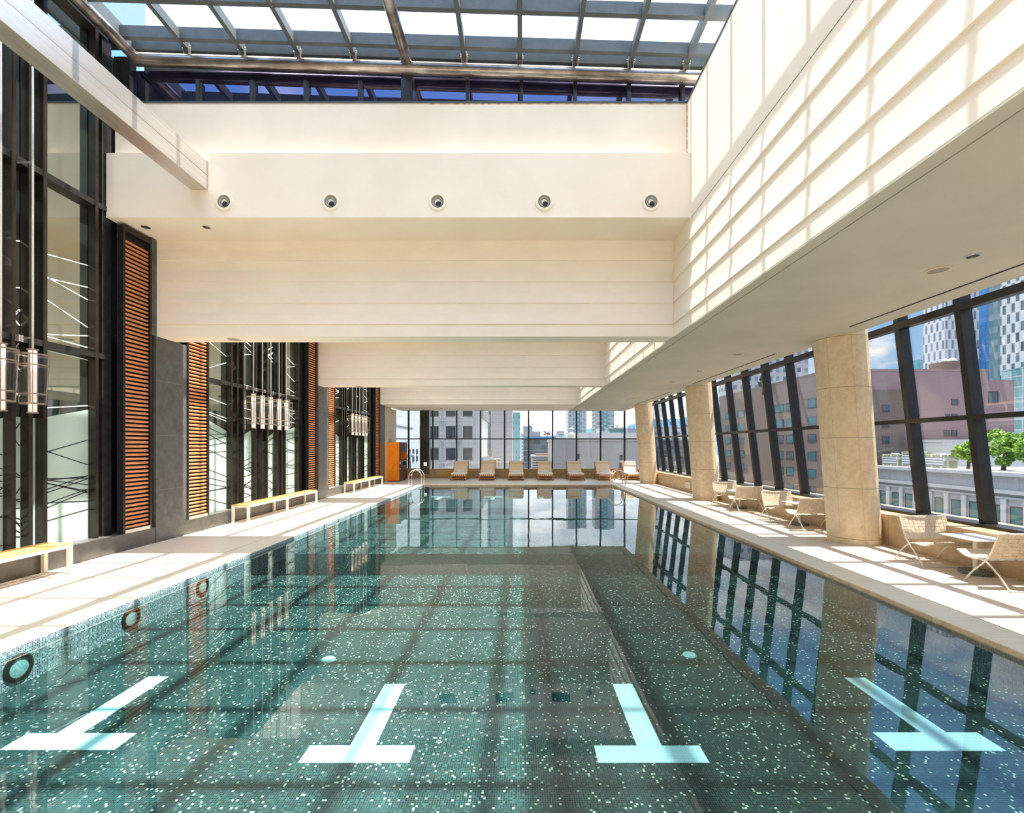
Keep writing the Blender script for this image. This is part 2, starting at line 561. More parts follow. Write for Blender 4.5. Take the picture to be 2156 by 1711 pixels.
# lantern diffuser
m, nt, out = newmat('lantern_diffuser')
v, x, y, z = pos(nt)
g = smooth(nt, M(nt, 'ABSOLUTE', M(nt, 'SUBTRACT', z, 0.71)), 0.17, 0.0)
e = mix(nt, g, (1.0, 0.78, 0.66), (1.0, 0.72, 0.42))
pbsdf(nt, out, (0.85, 0.78, 0.72), 0.5, emit=e, estr=M(nt, 'ADD', M(nt, 'MULTIPLY', g, 0.9), 0.12))
MAT['diffuser'] = m
# exit sign
m, nt, out = newmat('sign_white_lit')
pbsdf(nt, out, (0.8, 0.8, 0.8), 0.5, emit=(0.85, 0.9, 1.0), estr=0.35)
MAT['sign_white'] = m
m, nt, out = newmat('sign_green_lit')
pbsdf(nt, out, (0.0, 0.4, 0.2), 0.5, emit=(0.0, 0.7, 0.35), estr=0.5)
MAT['sign_green'] = m


# facades
def facade(name, wall, win, pu, pz, fu, fz, row_shift=0.0, joint=None, ju=None, rough=0.5, win_rough=0.15, offu=0.0, offz=0.0, vary=0.4):
    m, nt, out = newmat(name)
    t = nt.nodes.new('ShaderNodeNewGeometry')
    s = nt.nodes.new('ShaderNodeSeparateXYZ'); nt.links.new(t.outputs['Position'], s.inputs[0])
    sn = nt.nodes.new('ShaderNodeSeparateXYZ'); nt.links.new(t.outputs['True Normal'], sn.inputs[0])
    ax = M(nt, 'GREATER_THAN', M(nt, 'ABSOLUTE', sn.outputs[0]), 0.5)
    u = M(nt, 'ADD', M(nt, 'MULTIPLY', s.outputs[1], ax), M(nt, 'MULTIPLY', s.outputs[0], M(nt, 'SUBTRACT', 1.0, ax)))
    zr = M(nt, 'DIVIDE', M(nt, 'ADD', s.outputs[2], 200.0 + offz), pz)
    row = M(nt, 'FLOOR', zr)
    ur = M(nt, 'ADD', M(nt, 'DIVIDE', M(nt, 'ADD', u, 400.0 + offu), pu), M(nt, 'MULTIPLY', M(nt, 'MODULO', row, 2.0), row_shift))
    mask = M(nt, 'MULTIPLY', M(nt, 'LESS_THAN', M(nt, 'FRACT', ur), fu), M(nt, 'LESS_THAN', M(nt, 'FRACT', zr), fz))
    cbn = nt.nodes.new('ShaderNodeCombineXYZ'); nt.links.new(M(nt, 'FLOOR', ur), cbn.inputs[0]); nt.links.new(row, cbn.inputs[1])
    w = nt.nodes.new('ShaderNodeTexWhiteNoise'); w.noise_dimensions = '2D'; nt.links.new(cbn.outputs[0], w.inputs['Vector'])
    wc = mix(nt, M(nt, 'MULTIPLY', w.outputs[0], vary), win, (0.45, 0.6, 0.66))
    n1 = noise(nt, t.outputs['Position'], 0.25, 3)
    wl = mix(nt, M(nt, 'MULTIPLY', n1, 0.3), wall, tuple(c * 0.72 for c in wall))
    if joint:
        j = line_mask(nt, s.outputs[2], joint[0], joint[0] * joint[1])
        if ju:
            j = M(nt, 'MAXIMUM', j, line_mask(nt, u, ju[0], ju[0] * ju[1]))
        wl = mix(nt, M(nt, 'MULTIPLY', j, 0.5), wl, tuple(c * 0.45 for c in wall))
    up = M(nt, 'GREATER_THAN', sn.outputs[2], 0.5)
    mask = M(nt, 'MULTIPLY', mask, M(nt, 'SUBTRACT', 1.0, up))
    c = mix(nt, mask, wl, wc)
    pbsdf(nt, out, c, M(nt, 'SUBTRACT', rough, M(nt, 'MULTIPLY', mask, rough - win_rough)), 0, 0.5)
    return m


FA = {}
FA['octagon'] = facade('white_panel_facade', (0.56, 0.56, 0.55), (0.1, 0.13, 0.17), 99, 99, 0.0, 0.0, joint=(3.57, 0.02), ju=(2.8, 0.02))
FA['pale_wall'] = facade('pale_grey_panel_wall', (0.50, 0.54, 0.57), (0.1, 0.12, 0.14), 99, 99, 0, 0, joint=(2.2, 0.02), ju=(3.0, 0.01))
FA['striped'] = facade('striped_taupe_cladding', (0.52, 0.475, 0.465), (0.1, 0.12, 0.14), 99, 99, 0, 0, joint=(1.3, 0.09), ju=(4.2, 0.02))
FA['dark_strip'] = facade('dark_green_glass_strip', (0.32, 0.36, 0.35), (0.06, 0.09, 0.09), 1.6, 1.9, 0.8, 0.7)
FA['teal_tower'] = facade('teal_glass_tower', (0.22, 0.47, 0.45), (0.06, 0.16, 0.17), 1.7, 3.3, 0.45, 0.5, vary=0.7)
FA['grey_block'] = facade('grey_gridded_block', (0.36, 0.37, 0.41), (0.1, 0.1, 0.12), 99, 99, 0, 0, joint=(1.6, 0.08), ju=(2.0, 0.06))
FA['blue_glass'] = facade('dark_blue_glass_office', (0.30, 0.36, 0.42), (0.022, 0.045, 0.07), 1.45, 1.28, 0.99, 0.93, vary=0.25)
FA['blue_band'] = facade('blue_parapet_band', (0.06, 0.26, 0.50), (0, 0, 0), 99, 99, 0, 0)
FA['louvred'] = facade('silver_louvred_block', (0.55, 0.57, 0.60), (0.12, 0.14, 0.16), 99, 0.42, 1.0, 0.45, vary=0)
FA['brown_planter'] = facade('brown_planter', (0.25, 0.13, 0.09), (0.12, 0.14, 0.16), 99, 99, 0, 0)
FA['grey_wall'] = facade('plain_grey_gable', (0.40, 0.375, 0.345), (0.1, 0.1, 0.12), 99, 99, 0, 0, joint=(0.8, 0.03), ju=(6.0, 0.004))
FA['grey_wall_dark'] = facade('grey_gable_shade_tone', (0.27, 0.27, 0.275), (0.1, 0.1, 0.12), 99, 99, 0, 0, joint=(0.8, 0.03))  # darker copy of the gable grey, the bays' shade put into the colour
FA['res_tower'] = facade('pink_residential_tower', (0.50, 0.42, 0.42), (0.10, 0.26, 0.30), 3.1, 3.4, 0.66, 0.66, vary=0.5)
FA['res_core'] = facade('teal_tower_core', (0.14, 0.25, 0.28), (0.16, 0.42, 0.44), 3.0, 3.4, 0.6, 0.5, vary=0.6)
FA['white_green'] = facade('white_block', (0.62, 0.63, 0.63), (0.12, 0.15, 0.19), 3.0, 3.2, 0.5, 0.5)
FA['green_glass'] = facade('green_glass_storey', (0.14, 0.36, 0.33), (0.10, 0.28, 0.27), 2.0, 2.0, 0.8, 0.8)
FA['brown'] = facade('brown_granite_facade', (0.15, 0.105, 0.088), (0.1, 0.1, 0.12), 99, 99, 0, 0, joint=(1.8, 0.02), ju=(3.0, 0.01))
FA['pink'] = facade('pink_granite_facade', (0.26, 0.165, 0.18), (0.1, 0.1, 0.12), 99, 99, 0, 0, joint=(9, 0.01), ju=(9.0, 0.004))
FA['grey_tower'] = facade('grey_hotel_tower', (0.45, 0.45, 0.46), (0.05, 0.10, 0.16), 2.8, 3.4, 0.5, 0.5, vary=0.35)
FA['checker'] = facade('checkered_slot_tower', (0.58, 0.60, 0.62), (0.10, 0.14, 0.22), 3.05, 4.7, 0.34, 0.88, row_shift=0.5, ju=(1.52, 0.10), joint=(4.7, 0.01), vary=0.3)
FA['checker_near'] = facade('checkered_slot_tower_near', (0.54, 0.57, 0.58), (0.05, 0.08, 0.10), 2.9, 3.5, 0.36, 0.92, row_shift=0.5, ju=(1.45, 0.10), joint=(3.5, 0.01), vary=0.2)
FA['blue_slab'] = facade('bright_blue_glass_slab', (0.02, 0.10, 0.26), (0.02, 0.17, 0.47), 2.4, 4.6, 0.92, 0.95, vary=0.1)
FA['teal_slab'] = facade('grey_teal_glass_slab', (0.13, 0.22, 0.24), (0.10, 0.19, 0.22), 2.0, 3.0, 0.95, 0.96, vary=0.3)
FA['lattice'] = facade('green_glass_lattice', (0.40, 0.47, 0.47), (0.10, 0.25, 0.27), 3.4, 3.4, 0.88, 0.9, vary=0.6)
FA['teal_low'] = facade('teal_glass_hall', (0.15, 0.34, 0.40), (0.08, 0.36, 0.44), 2.4, 3.2, 0.93, 0.93, vary=0.6)
FA['teal_screen'] = facade('rooftop_screen', (0.16, 0.22, 0.28), (0.09, 0.15, 0.21), 1.2, 8, 0.7, 0.9, vary=0.2)
FA['stone_white'] = facade('white_stone_classical', (0.40, 0.42, 0.44), (0.1, 0.1, 0.12), 99, 99, 0, 0, joint=(1.0, 0.04), ju=(1.4, 0.03))
FA['dark_pane'] = facade('dark_window_pane', (0.05, 0.075, 0.095), (0.1, 0.1, 0.12), 99, 99, 0, 0, rough=0.12)
FA['teal_pane'] = facade('teal_window_pane', (0.04, 0.13, 0.14), (0.1, 0.1, 0.12), 99, 99, 0, 0, rough=0.12)
FA['win_frame'] = facade('brown_window_frame', (0.06, 0.04, 0.045), (0.1, 0.1, 0.12), 99, 99, 0, 0)
FA['left_tower'] = facade('pale_glass_tower', (0.36, 0.46, 0.48), (0.42, 0.52, 0.54), 3.2, 4.2, 0.96, 0.97, vary=0.2)
FA['street'] = facade('city_ground', (0.22, 0.22, 0.215), (0.1, 0.1, 0.12), 99, 99, 0, 0)
FA['mountain'] = mottled('hazy_blue_mountain', (0.035, 0.11, 0.20), (0.055, 0.15, 0.24), 0.004, 0.95, bstr=0)  # aerial haze is put into the blue base colour
FA['leaf'] = mottled('leaf_green', (0.10, 0.22, 0.02), (0.30, 0.50, 0.06), 0.9, 0.7, bstr=0)
FA['leaf_dark'] = mottled('conifer_green', (0.03, 0.09, 0.03), (0.09, 0.17, 0.05), 0.6, 0.7, bstr=0)
FA['leaf_red'] = mottled('dark_red_leaf', (0.15, 0.04, 0.04), (0.28, 0.10, 0.08), 0.8, 0.7, bstr=0)
FA['bark'] = mottled('bark', (0.08, 0.05, 0.03), (0.12, 0.08, 0.05), 3, 0.8, bstr=0.1)
FA['hvac'] = facade('hvac_casing', (0.55, 0.57, 0.56), (0.30, 0.30, 0.18), 1.7, 2.0, 0.8, 0.75, vary=0, rough=0.5)

# ------------------------------------------------------------------ room dimensions
XL, XR = -6.82, 6.72              # faces of the left stone plinth and the right plinth
PX0, PX1, PY0, PY1 = -4.558, 4.395, 0.9, 21.63     # pool opening
YF = 26.1                         # far window wall
ZC, ZS, ZN, ZT = 3.87, 5.68, 6.77, 7.75   # low ceiling, upper soffit, nozzle band top, upstand top
XW = 2.90                         # right face of the skylight well
WATER, FLOORZ = -0.06, -0.37
YB = -3.2
BAY = 6.88

# floor
fl = MB()
fl.box(-7.6, PX0 - 0.45, YB, YF + 0.5, -0.35, 0)
fl.box(PX1 + 0.42, 7.6, YB, YF + 0.5, -0.35, 0)
fl.box(PX0 - 0.45, PX1 + 0.42, PY1 + 0.35, YF + 0.5, -0.35, 0)
fl.box(PX0 - 0.45, PX1 + 0.42, YB, PY0 - 0.35, -0.35, 0)
tag(fl.build('floor', MAT['deck']), 'pale travertine pool deck', kind='structure')
cp = MB()
g = 0.008
cp.box(PX0 - 0.45 + g, PX0, PY0 - 0.35 + g, PY1 + 0.35 - g, -0.35, 0)
cp.box(PX1, PX1 + 0.42 - g, PY0 - 0.35 + g, PY1 + 0.35 - g, -0.35, 0)
cp.box(PX0, PX1, PY1, PY1 + 0.35 - g, -0.35, 0)
cp.box(PX0, PX1, PY0 - 0.35 + g, PY0, -0.35, 0)
for a_ in ((PX1 - 0.004, PX1, PY0, PY1), (PX0, PX1, PY1 - 0.004, PY1)):
    cl_ = MB().box(*a_, -0.072, -0.010)
    tag(cl_.build('trim_6', MAT['plinth'], loc=(0, 0, 0)), 'tan stone lining under the coping edge', kind='structure')
tag(cp.build('trim_1', MAT['coping'], bevel=0.006), 'stone coping around the pool', kind='structure')
basin = empty('pool_basin', (0, 0, FLOORZ))
tag(basin, 'pool basin lined with teal mosaic tile', 'pool', kind='structure')
MB().box(PX0 - 0.3, PX1 + 0.3, PY0 - 0.3, PY1 + 0.3, -0.25, 0).build('pool_floor', MAT['mosaic'], basin)
pw = MB()
e = 0.004
top = -FLOORZ - 0.0725
pw.box(PX0 - 0.02, PX0 + e, PY0, PY1, 0, -FLOORZ - 0.014)
pw.box(PX1 - e, PX1 + 0.02, PY0, PY1, 0, top)
pw.box(PX0, PX1, PY1 - e, PY1 + 0.02, 0, top)
pw.box(PX0, PX1, PY0 - 0.02, PY0 + e, 0, top)
pw.build('pool_wall', MAT['mosaic_wall'], basin)
wt = MB()
wt.add([(PX0 + 0.003, PY0 + 0.003, 0), (PX1 - 0.003, PY0 + 0.003, 0), (PX1 - 0.003, PY1 - 0.003, 0), (PX0 + 0.003, PY1 - 0.003, 0)], [(0, 1, 2, 3)])
tag(wt.build('pool_water', MAT['water'], loc=(0, 0, WATER)), 'calm clear water filling the lap pool', 'water', kind='stuff')

# lane markings: flat white tile set in the pool floor
zz_ = 0.0035
TS = [
    ('leftmost white lane T on the pool floor', (-3.72, -2.90, 3.26, 3.45), (-3.50, -3.31, 3.45, 4.30), 0.0),
    ('white lane T on the pool floor, left of centre', (-1.52, -0.758, 3.128, 3.307), (-1.23, -1.045, 3.307, 4.166), 0.0),
    ('white lane T on the pool floor, right of centre', (0.54, 1.305, 3.128, 3.307), (0.85, 1.03, 3.307, 4.166), 0.0),
    ('rightmost white lane T on the pool floor', (2.68, 3.47, 3.25, 3.46), (3.05, 3.24, 3.46, 4.28), 0.0)]
for lab, a, b, _ in TS:
    mbt = MB()
    mbt.box(a[0], a[1], a[2], a[3], -0.002, zz_)
    mbt.box(b[0], b[1], b[2] + 0.0005, b[3], -0.002, zz_)
    tag(mbt.build('lane_marking', MAT['lane'], loc=(0, 0, FLOORZ)), lab, 'lane marking', 'lane markings at the near end')
for i, xx in enumerate((-3.4, -1.14, 0.93, 3.1)):
    mbt = MB()
    mbt.box(xx - 0.4, xx + 0.4, 19.6, 19.8, -0.002, zz_)
    mbt.box(xx - 0.09, xx + 0.09, 18.7, 19.5995, -0.002, zz_)
    tag(mbt.build('lane_marking', MAT['lane'], loc=(0, 0, FLOORZ)), ['leftmost', 'second from left', 'third from left', 'rightmost'][i] + ' small pale lane mark at the far end of the pool', 'lane marking', 'lane markings at the far end')

# underwater lights on the left pool wall
for i, (yy, lab) in enumerate(((4.14, 'nearest round light on the left pool wall'), (5.34, 'second round light on the left pool wall'), (6.54, 'third round light on the left pool wall, farthest in view'))):
    r_ = empty('pool_light', (PX0 + e, yy, -0.205))
    tag(r_, lab + ', metal ring around clear lens', 'pool light', 'underwater lights')
    MB().lathe([(0.088, 0), (0.125, 0), (0.125, 0.012), (0.10, 0.022), (0.088, 0.02)], 28, 'x', close=True).build('ring', MAT['dark_metal'], r_, smooth_=True)
    MB().lathe([(0.0001, 0.014), (0.05, 0.014), (0.088, 0.008)], 28, 'x').build('lens', MAT['lens'], r_, smooth_=True)
for xx, yy, lab in ((-1.95, 4.65, 'faint round inlet plate on the pool floor, left'), (1.77, 4.75, 'faint round inlet plate on the pool floor, right')):
    tag(MB().lathe([(0.0001, 0.012), (0.06, 0.012), (0.07, 0)], 24).build('floor_inlet', MAT['lens'], loc=(xx, yy, FLOORZ)), lab, 'pool inlet', 'floor inlets')

# ------------------------------------------------------------------ skylight well and beams
BX = [8.57 + BAY * k for k in range(3)]     # clad faces of the three cross beams


def boards(mb, axis, face, lo, hi, p=0.03, margin=0.05):
    """raised horizontal boards; axis y: on a face at Y=face looking to -Y; axis x: on a face at X=face looking to -X"""
    for k in range(4):
        z0 = 4.10 + 0.397 * k
        z1 = z0 + 0.19
        if axis == 'y':
            mb.hexa([(lo, face - p, z0), (hi, face - p, z0), (hi, face + 0.01, z0), (lo, face + 0.01, z0),
                     (lo, face - p * 0.25, z1), (hi, face - p * 0.25, z1), (hi, face + 0.01, z1), (lo, face + 0.01, z1)])
        else:
            mb.hexa([(face - p, lo, z0), (face + 0.01, lo, z0), (face + 0.01, hi, z0), (face - p, hi, z0),
                     (face - p * 0.25, lo, z1), (face + 0.01, lo, z1), (face + 0.01, hi, z1), (face - p * 0.25, hi, z1)])


XLW = -7.0
names = ['nearest', 'second', 'third']
for k, y0 in enumerate(BX):
    b_ = empty('ceiling_beam', (0, y0, ZC))
    tag(b_, 'wide cream cross beam with horizontal boards, %s from the camera' % names[k], kind='structure')
    body = MB()
    y1 = y0 + 0.48 if k < 2 else YF + 0.35
    body.box(XLW + 0.18, XW, 0, y1 - y0, 0, ZS - ZC)
    body.build('beam_body', MAT['plaster'], b_)
    bd = MB()
    boards(bd, 'y', 0, XLW + 0.24, XW - 0.02, p=0.022)
    o = bd.build('beam_board', MAT['plaster'], b_)
    o.location = (0, 0, -ZC)
    up = MB()
    yn = 7.72 + BAY * k - y0
    up.box(XLW, XW + 0.06, yn, yn + 0.5, ZS - ZC, ZN - ZC)
    up.build('nozzle_band', MAT['plaster'], b_)
    fb = MB()
    fb.box(XLW, XW, yn + 0.17, y1 - y0 + 0.15, ZS - ZC + 0.002, ZT - ZC)
    fb.build('upstand', MAT['plaster'], b_)

# right wall of the wells and the bulk above the low ceiling
wr = empty('wall_right', (XW, 0, ZC))
tag(wr, 'tall cream wall along the right of the skylight', kind='structure')
MB().box(0, 6.05 - XW, YB, YF + 0.3, 0, ZT - ZC).build('wall_body', MAT['plaster'], wr)
bd = MB()
for lo, hi in ((YB, BX[0] - 0.03), (BX[0] + 0.5, BX[1] - 0.03), (BX[1] + 0.5, BX[2] - 0.03)):
    boards(bd, 'x', 0.0, lo, hi, p=0.028)
o = bd.build('wall_board', MAT['plaster'], wr)
o.location = (0, 0, -ZC)
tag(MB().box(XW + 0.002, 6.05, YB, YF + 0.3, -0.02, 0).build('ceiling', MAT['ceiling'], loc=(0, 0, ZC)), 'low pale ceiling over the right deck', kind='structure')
# shadow gaps and seams
tag(MB().box(XW + 0.15, XW + 0.158, YB, YF, -0.004, 0).build('trim_2', MAT['grille'], loc=(0, 0, ZC - 0.0205)), kind='structure')
tag(MB().box(XW - 0.004, XW + 0.0, YB, 7.7, 0, 0.008).build('trim_3', MAT['grille'], loc=(0, 0, ZS - 0.015)), kind='structure')
cap = MB()
cap.box(XLW, XW + 0.03, 7.89 - 0.012, 8.0, 0, 0.03)
cap.box(XW - 0.012, XW + 0.1, YB, 7.89, 0, 0.03)
tag(cap.build('trim_4', MAT['roof_steel'], loc=(0, 0, ZT - 0.012)), 'thin metal capping on the upstand', kind='structure')
rs = MB()
rs.box(-1.6, 2.88, 7.89 - 0.003, 7.89, -0.016, 0)
rs.box(XW - 0.012, XW, 7.875, 7.89, -0.95, 0)
tag(rs.build('trim_5', MAT['rust'], loc=(0, 0, ZT - 0.014)), 'rust stains under the capping', kind='structure')
# ceiling slots above the right windows
for i, (a, b) in enumerate(((YB + 0.3, 7.79), (10.04, 14.8), (17.1, 22.2), (23.9, 25.9))):
    tag(MB().box(5.63, 5.66, a, b, -0.006, 0).build('linear_diffuser', MAT['black'], loc=(0, 0, ZC - 0.0205)),
        ['long dark slot diffuser in the low ceiling, nearest the camera', 'dark slot diffuser in the low ceiling before the second column',
         'dark slot diffuser in the low ceiling before the farthest column', 'short dark slot diffuser by the far windows'][i], 'air diffuser', 'slot diffusers along the right windows')

# round fittings on ceilings
def speaker_lab(x, y, z, r, lab, cat='ceiling speaker', grp='round ceiling speakers', lamp=False):
    o = empty('downlight' if lamp else 'ceiling_speaker', (x, y, z))
    tag(o, lab, cat, grp)
    MB().lathe([(r * 0.80, 0), (r, 0), (r * 0.98, -0.010), (r * 0.80, -0.012)], 32, close=True).build('ring', MAT['chrome'] if lamp else MAT['webbing'], o, smooth_=True)
    if lamp:
        MB().lathe([(r * 0.8, -0.004), (r * 0.45, -0.006), (0.0001, -0.006)], 24).build('reflector', MAT['dark_metal'], o, smooth_=True)
    else:
        MB().lathe([(r * 0.81, -0.008), (0.0001, -0.014)], 32).build('grille', MAT['grille'], o, smooth_=True)
    return o


CZ = ZC - 0.0205
for x, y, r, lab in ((4.85, 5.285, 0.125, 'round speaker in the low ceiling nearest the camera'),
                     (4.83, 10.1, 0.115, 'round speaker in the low ceiling between the nearest and second column'),
                     (4.83, 14.45, 0.115, 'round speaker in the low ceiling left of the second column top'),
                     (4.83, 19.4, 0.12, 'round speaker in the low ceiling left of the farthest column')):
    speaker_lab(x, y, CZ, r, lab)
for x, y, lab in ((4.86, 4.89, 'small round downlight beside the nearest ceiling speaker'), (4.85, 12.3, 'small round downlight in the low ceiling between two speakers'),
                  (4.72, 19.95, 'small round downlight beside the farthest ceiling speaker')):
    speaker_lab(x, y, CZ, 0.07, lab, 'downlight', 'small ceiling downlights', True)
for x, y, lab in ((-5.5, 8.78, 'round speaker under the nearest cross beam'), (-5.55, 15.7, 'round speaker under the second cross beam'),
                  (-4.26, 24.8, 'leftmost round speaker in the far ceiling'), (-0.1, 24.9, 'middle round speaker in the far ceiling'), (4.1 - 1.3, 25.0, 'rightmost round speaker in the far ceiling')):
    speaker_lab(x, y, ZC - 0.001, 0.12, lab)
for x, lab in ((-6.6, 'silver downlight in the upper soffit, left of two'), (-5.53, 'silver downlight in the upper soffit, right of two')):
    speaker_lab(x, 8.05, ZS - 0.001, 0.07, lab, 'downlight', 'soffit downlights', True)


# air nozzles
def nozzle(loc, lab, grp):
    o = empty('air_nozzle', loc)
    tag(o, lab, 'air nozzle', grp)
    MB().lathe([(0.098, 0.0), (0.155, 0.0), (0.152, -0.018), (0.135, -0.028), (0.112, -0.026), (0.10, -0.012)], 36, 'y', close=True).build('ring', MAT['plaster'], o, smooth_=True)
    MB().lathe([(0.104, -0.010), (0.096, -0.020), (0.098, 0.004)], 36, 'y').build('seal', MAT['black'], o, smooth_=True)
    MB().lathe([(0.094, -0.019), (0.088, -0.012), (0.06, -0.006), (0.045, -0.004)], 36, 'y', c=(0, 0, 0)).build('cone', MAT['grille'], o, smooth_=True)  # darker grey puts the shade of a deep cone into the colour
    MB().lathe([(0.045, -0.0125), (0.0001, -0.012)], 24, 'y', c=(0.015, 0, -0.038)).build('throat', MAT['black'], o)  # flat black disc painted in for the dark hollow, nothing is bored
    return o


order = ['leftmost', 'second from left', 'middle', 'second from right', 'rightmost']
for k in range(3):
    for j in range(5):
        x = -5.0 + 1.806 * j
        if k == 0:
            nozzle((x, 7.72, 5.94), 'round cream jet nozzle on the nearest beam, %s of five' % order[j], 'air nozzles on the nearest beam')
        else:
            nozzle((x, 7.72 + BAY * k, 5.94), '%s round jet nozzle on the %s beam, seen only mirrored in the water' % (order[j], names[k]), 'air nozzles on the %s beam' % names[k])
        if k and j < 4:
            tag(MB().box(-0.28, 0.28, -0.008, 0, -0.14, 0.14).build('air_grille', MAT['black'], loc=(x + 0.9, 7.72 + BAY * k, 6.1)),
                '%s dark grille on the %s beam, seen only mirrored in the water' % (['leftmost', 'second', 'third', 'rightmost'][j], names[k]), 'air grille', 'air grilles on the %s beam' % names[k])

# ------------------------------------------------------------------ roof
def zroof(x):
    return 8.505 - 0.031 * x


SKY = empty('roof_structure', (0, 0, 0))
tag(SKY, 'grey steel grid of rafters and purlins carrying the glass roof', 'skylight', kind='structure')
XA, XB = -6.75, 6.2
purl = [7.97, 7.72, 7.05, 6.25, 5.42, 4.58, 3.76, 2.92, 2.10, 1.26, 0.42, -0.42, -1.26, -2.1]
raf = [-5.77 + 0.962 * i for i in range(13)]
for w in range(3):
    off = BAY * w
    ys = [p + off for p in (purl if w == 0 else purl[:7] + [2.92, 2.3])]
    for y in ys:
        MB().bar((XA, y, zroof(XA) + 0.095), (XB, y, zroof(XB) + 0.095), 0.08, 0.19).build('purlin', MAT['roof_steel'], SKY)
    ya = YB if w == 0 else 2.2 + off
    for i, x in enumerate(raf):
        if i == 4:
            continue
        MB().bar((x, ya, zroof(x) + 0.07), (x, 7.99 + off, zroof(x) + 0.07), 0.075, 0.16).build('rafter', MAT['roof_steel'], SKY)
    gm = MB()
    gm.add([(XA - 0.1, ya, zroof(XA) + 0.21), (XB, ya, zroof(XB) + 0.21), (XB, 8.2 + off, zroof(XB) + 0.21), (XA - 0.1, 8.2 + off, zroof(XA) + 0.21)], [(0, 1, 2, 3)])
    gm.build('roof_glazing', MAT['roof_glass'], SKY)
    # flat roof above the beam
    MB().box(XA, XB, 8.2 + off, (9.1 + off) if w < 2 else YF + 1, 8.3, 8.95).build('roof_slab', MAT['roof_steel'], SKY)
    MB().box(XA - 0.07, XA, ya, 8.2 + off, 8.66, 8.98).build('edge_channel', MAT['roof_steel'], SKY)
    MB().tube([(XA + 0.1, ya, 8.53), (XA + 0.1, 7.9 + off, 8.53)], 0.085, 16).build('edge_pipe', MAT['pipe'], SKY, smooth_=True)
    MB().tube([(XA + 0.06, 7.93 + off, 8.53), (XB, 7.93 + off, 8.314 - 0.032 * XB)], 0.10, 20).build('header_pipe', MAT['pipe'], SKY, smooth_=True)
    MB().tube([(-1.95, ya, 8.47), (-1.95, 7.86 + off, 8.44)], 0.095, 20).build('rafter_pipe', MAT['pipe'], SKY, smooth_=True)
    MB().box(-2.07, -1.87, 7.95 + off, 8.12 + off, 7.76, 8.33).build('post', MAT['dark_metal'], SKY)
    for i, x in enumerate(raf[:10]):
        if i == 4 or w:
            continue
        c = MB()
        zt = zroof(x)
        zp = 8.314 - 0.032 * x + 0.09
        for s_ in (-1, 1):
            c.box(x + s_ * 0.045 - 0.005, x + s_ * 0.045 + 0.005, 7.88, 7.96, zp - 0.02, zt + 0.09)
        c.box(x - 0.045, x + 0.045, 7.88, 7.96, zt - 0.03, zt - 0.02)
        for dz in (0.02, 0.055):
            c.tube([(x - 0.07, 7.90, zt + dz), (x + 0.07, 7.90, zt + dz)], 0.008, 6)
        c.build('clamp', MAT['steel'], SKY)

for w in range(3):
    off = BAY * w
    cw = empty('window_%d' % (w + 1), (0, 8.10 + off, ZT))
    tag(cw, 'clerestory glazing above the cross beam', kind='structure')
    MB().box(XLW, XW + 1.5, 0, 0.02, 0.0, 0.72).build('pane', MAT['clerestory'], cw)
    for k in range(12):
        x = -6.62 + 0.95 * k
        if k == 5:
            continue
        MB().box(x - 0.03, x + 0.03, -0.08, 0, 0.0, 0.50).build('mullion', MAT['dark_metal'], cw)

MB().box(-7.17, -7.155, 7.86, 8.6, 7.76, 9.2).build('corner_pane', MAT['wall_glass'], SKY)
MB().box(-7.14, -6.86, 8.02, 8.16, 7.76, 8.66).build('corner_post', MAT['dark_metal'], SKY)
# brushed steel duct beam
sb = empty('steel_beam', (-5.42, 2.26, 6.14))
tag(sb, 'long brushed steel box beam crossing overhead at upper left', 'beam')
MB().box(-0.142, 0.142, YB - 2.26, 7.72 - 2.26, 0, 0.238).build('lower_casing', MAT['steel'], sb, bevel=0.004)
MB().box(-0.142, 0.142, YB - 2.26, 7.72 - 2.26, 0.244, 0.48).build('upper_casing', MAT['steel'], sb, bevel=0.004)
MB().box(-0.138, 0.138, YB - 2.26, 7.72 - 2.26, 0.236, 0.246).build('seam', MAT['black'], sb)

# ------------------------------------------------------------------ left wall
lw = empty('wall_left', (0, 0, 0))
tag(lw, 'left wall with dark stone plinth behind the benches', kind='structure')
MB().box(-7.6, XL, YB, 23.07, 0, 0.29).build('plinth', MAT['slate'], lw)
MB().box(-8.0, -7.6, YB, YF + 0.4, 0, 8.75).build('light_block', MAT['black'], lw)  # opaque black sheet added behind the tinted glass to block light
MB().box(-7.6, -6.98, YB, 8.0, 8.75, 8.8).build('head', MAT['dark_metal'], lw)
MB().box(-7.6, -7.0, 8.6, YF, ZS, 8.75).build('upper_wall', MAT['plaster'], lw)

starts = [-3.53, 3.35, 10.23, 17.11]
film = [(0, 2.47), (0.87, 2.16), (1.33, 2.02), (1.89, 2.26), (2.16, 1.96), (2.42, 1.96), (2.97, 2.22), (3.39, 2.22), (4.21, 2.42)]


def film_z(d):
    for (a, za), (b, zb) in zip(film, film[1:]):
        if a <= d <= b:
            return za + (zb - za) * (d - a) / (b - a)
    return 2.3


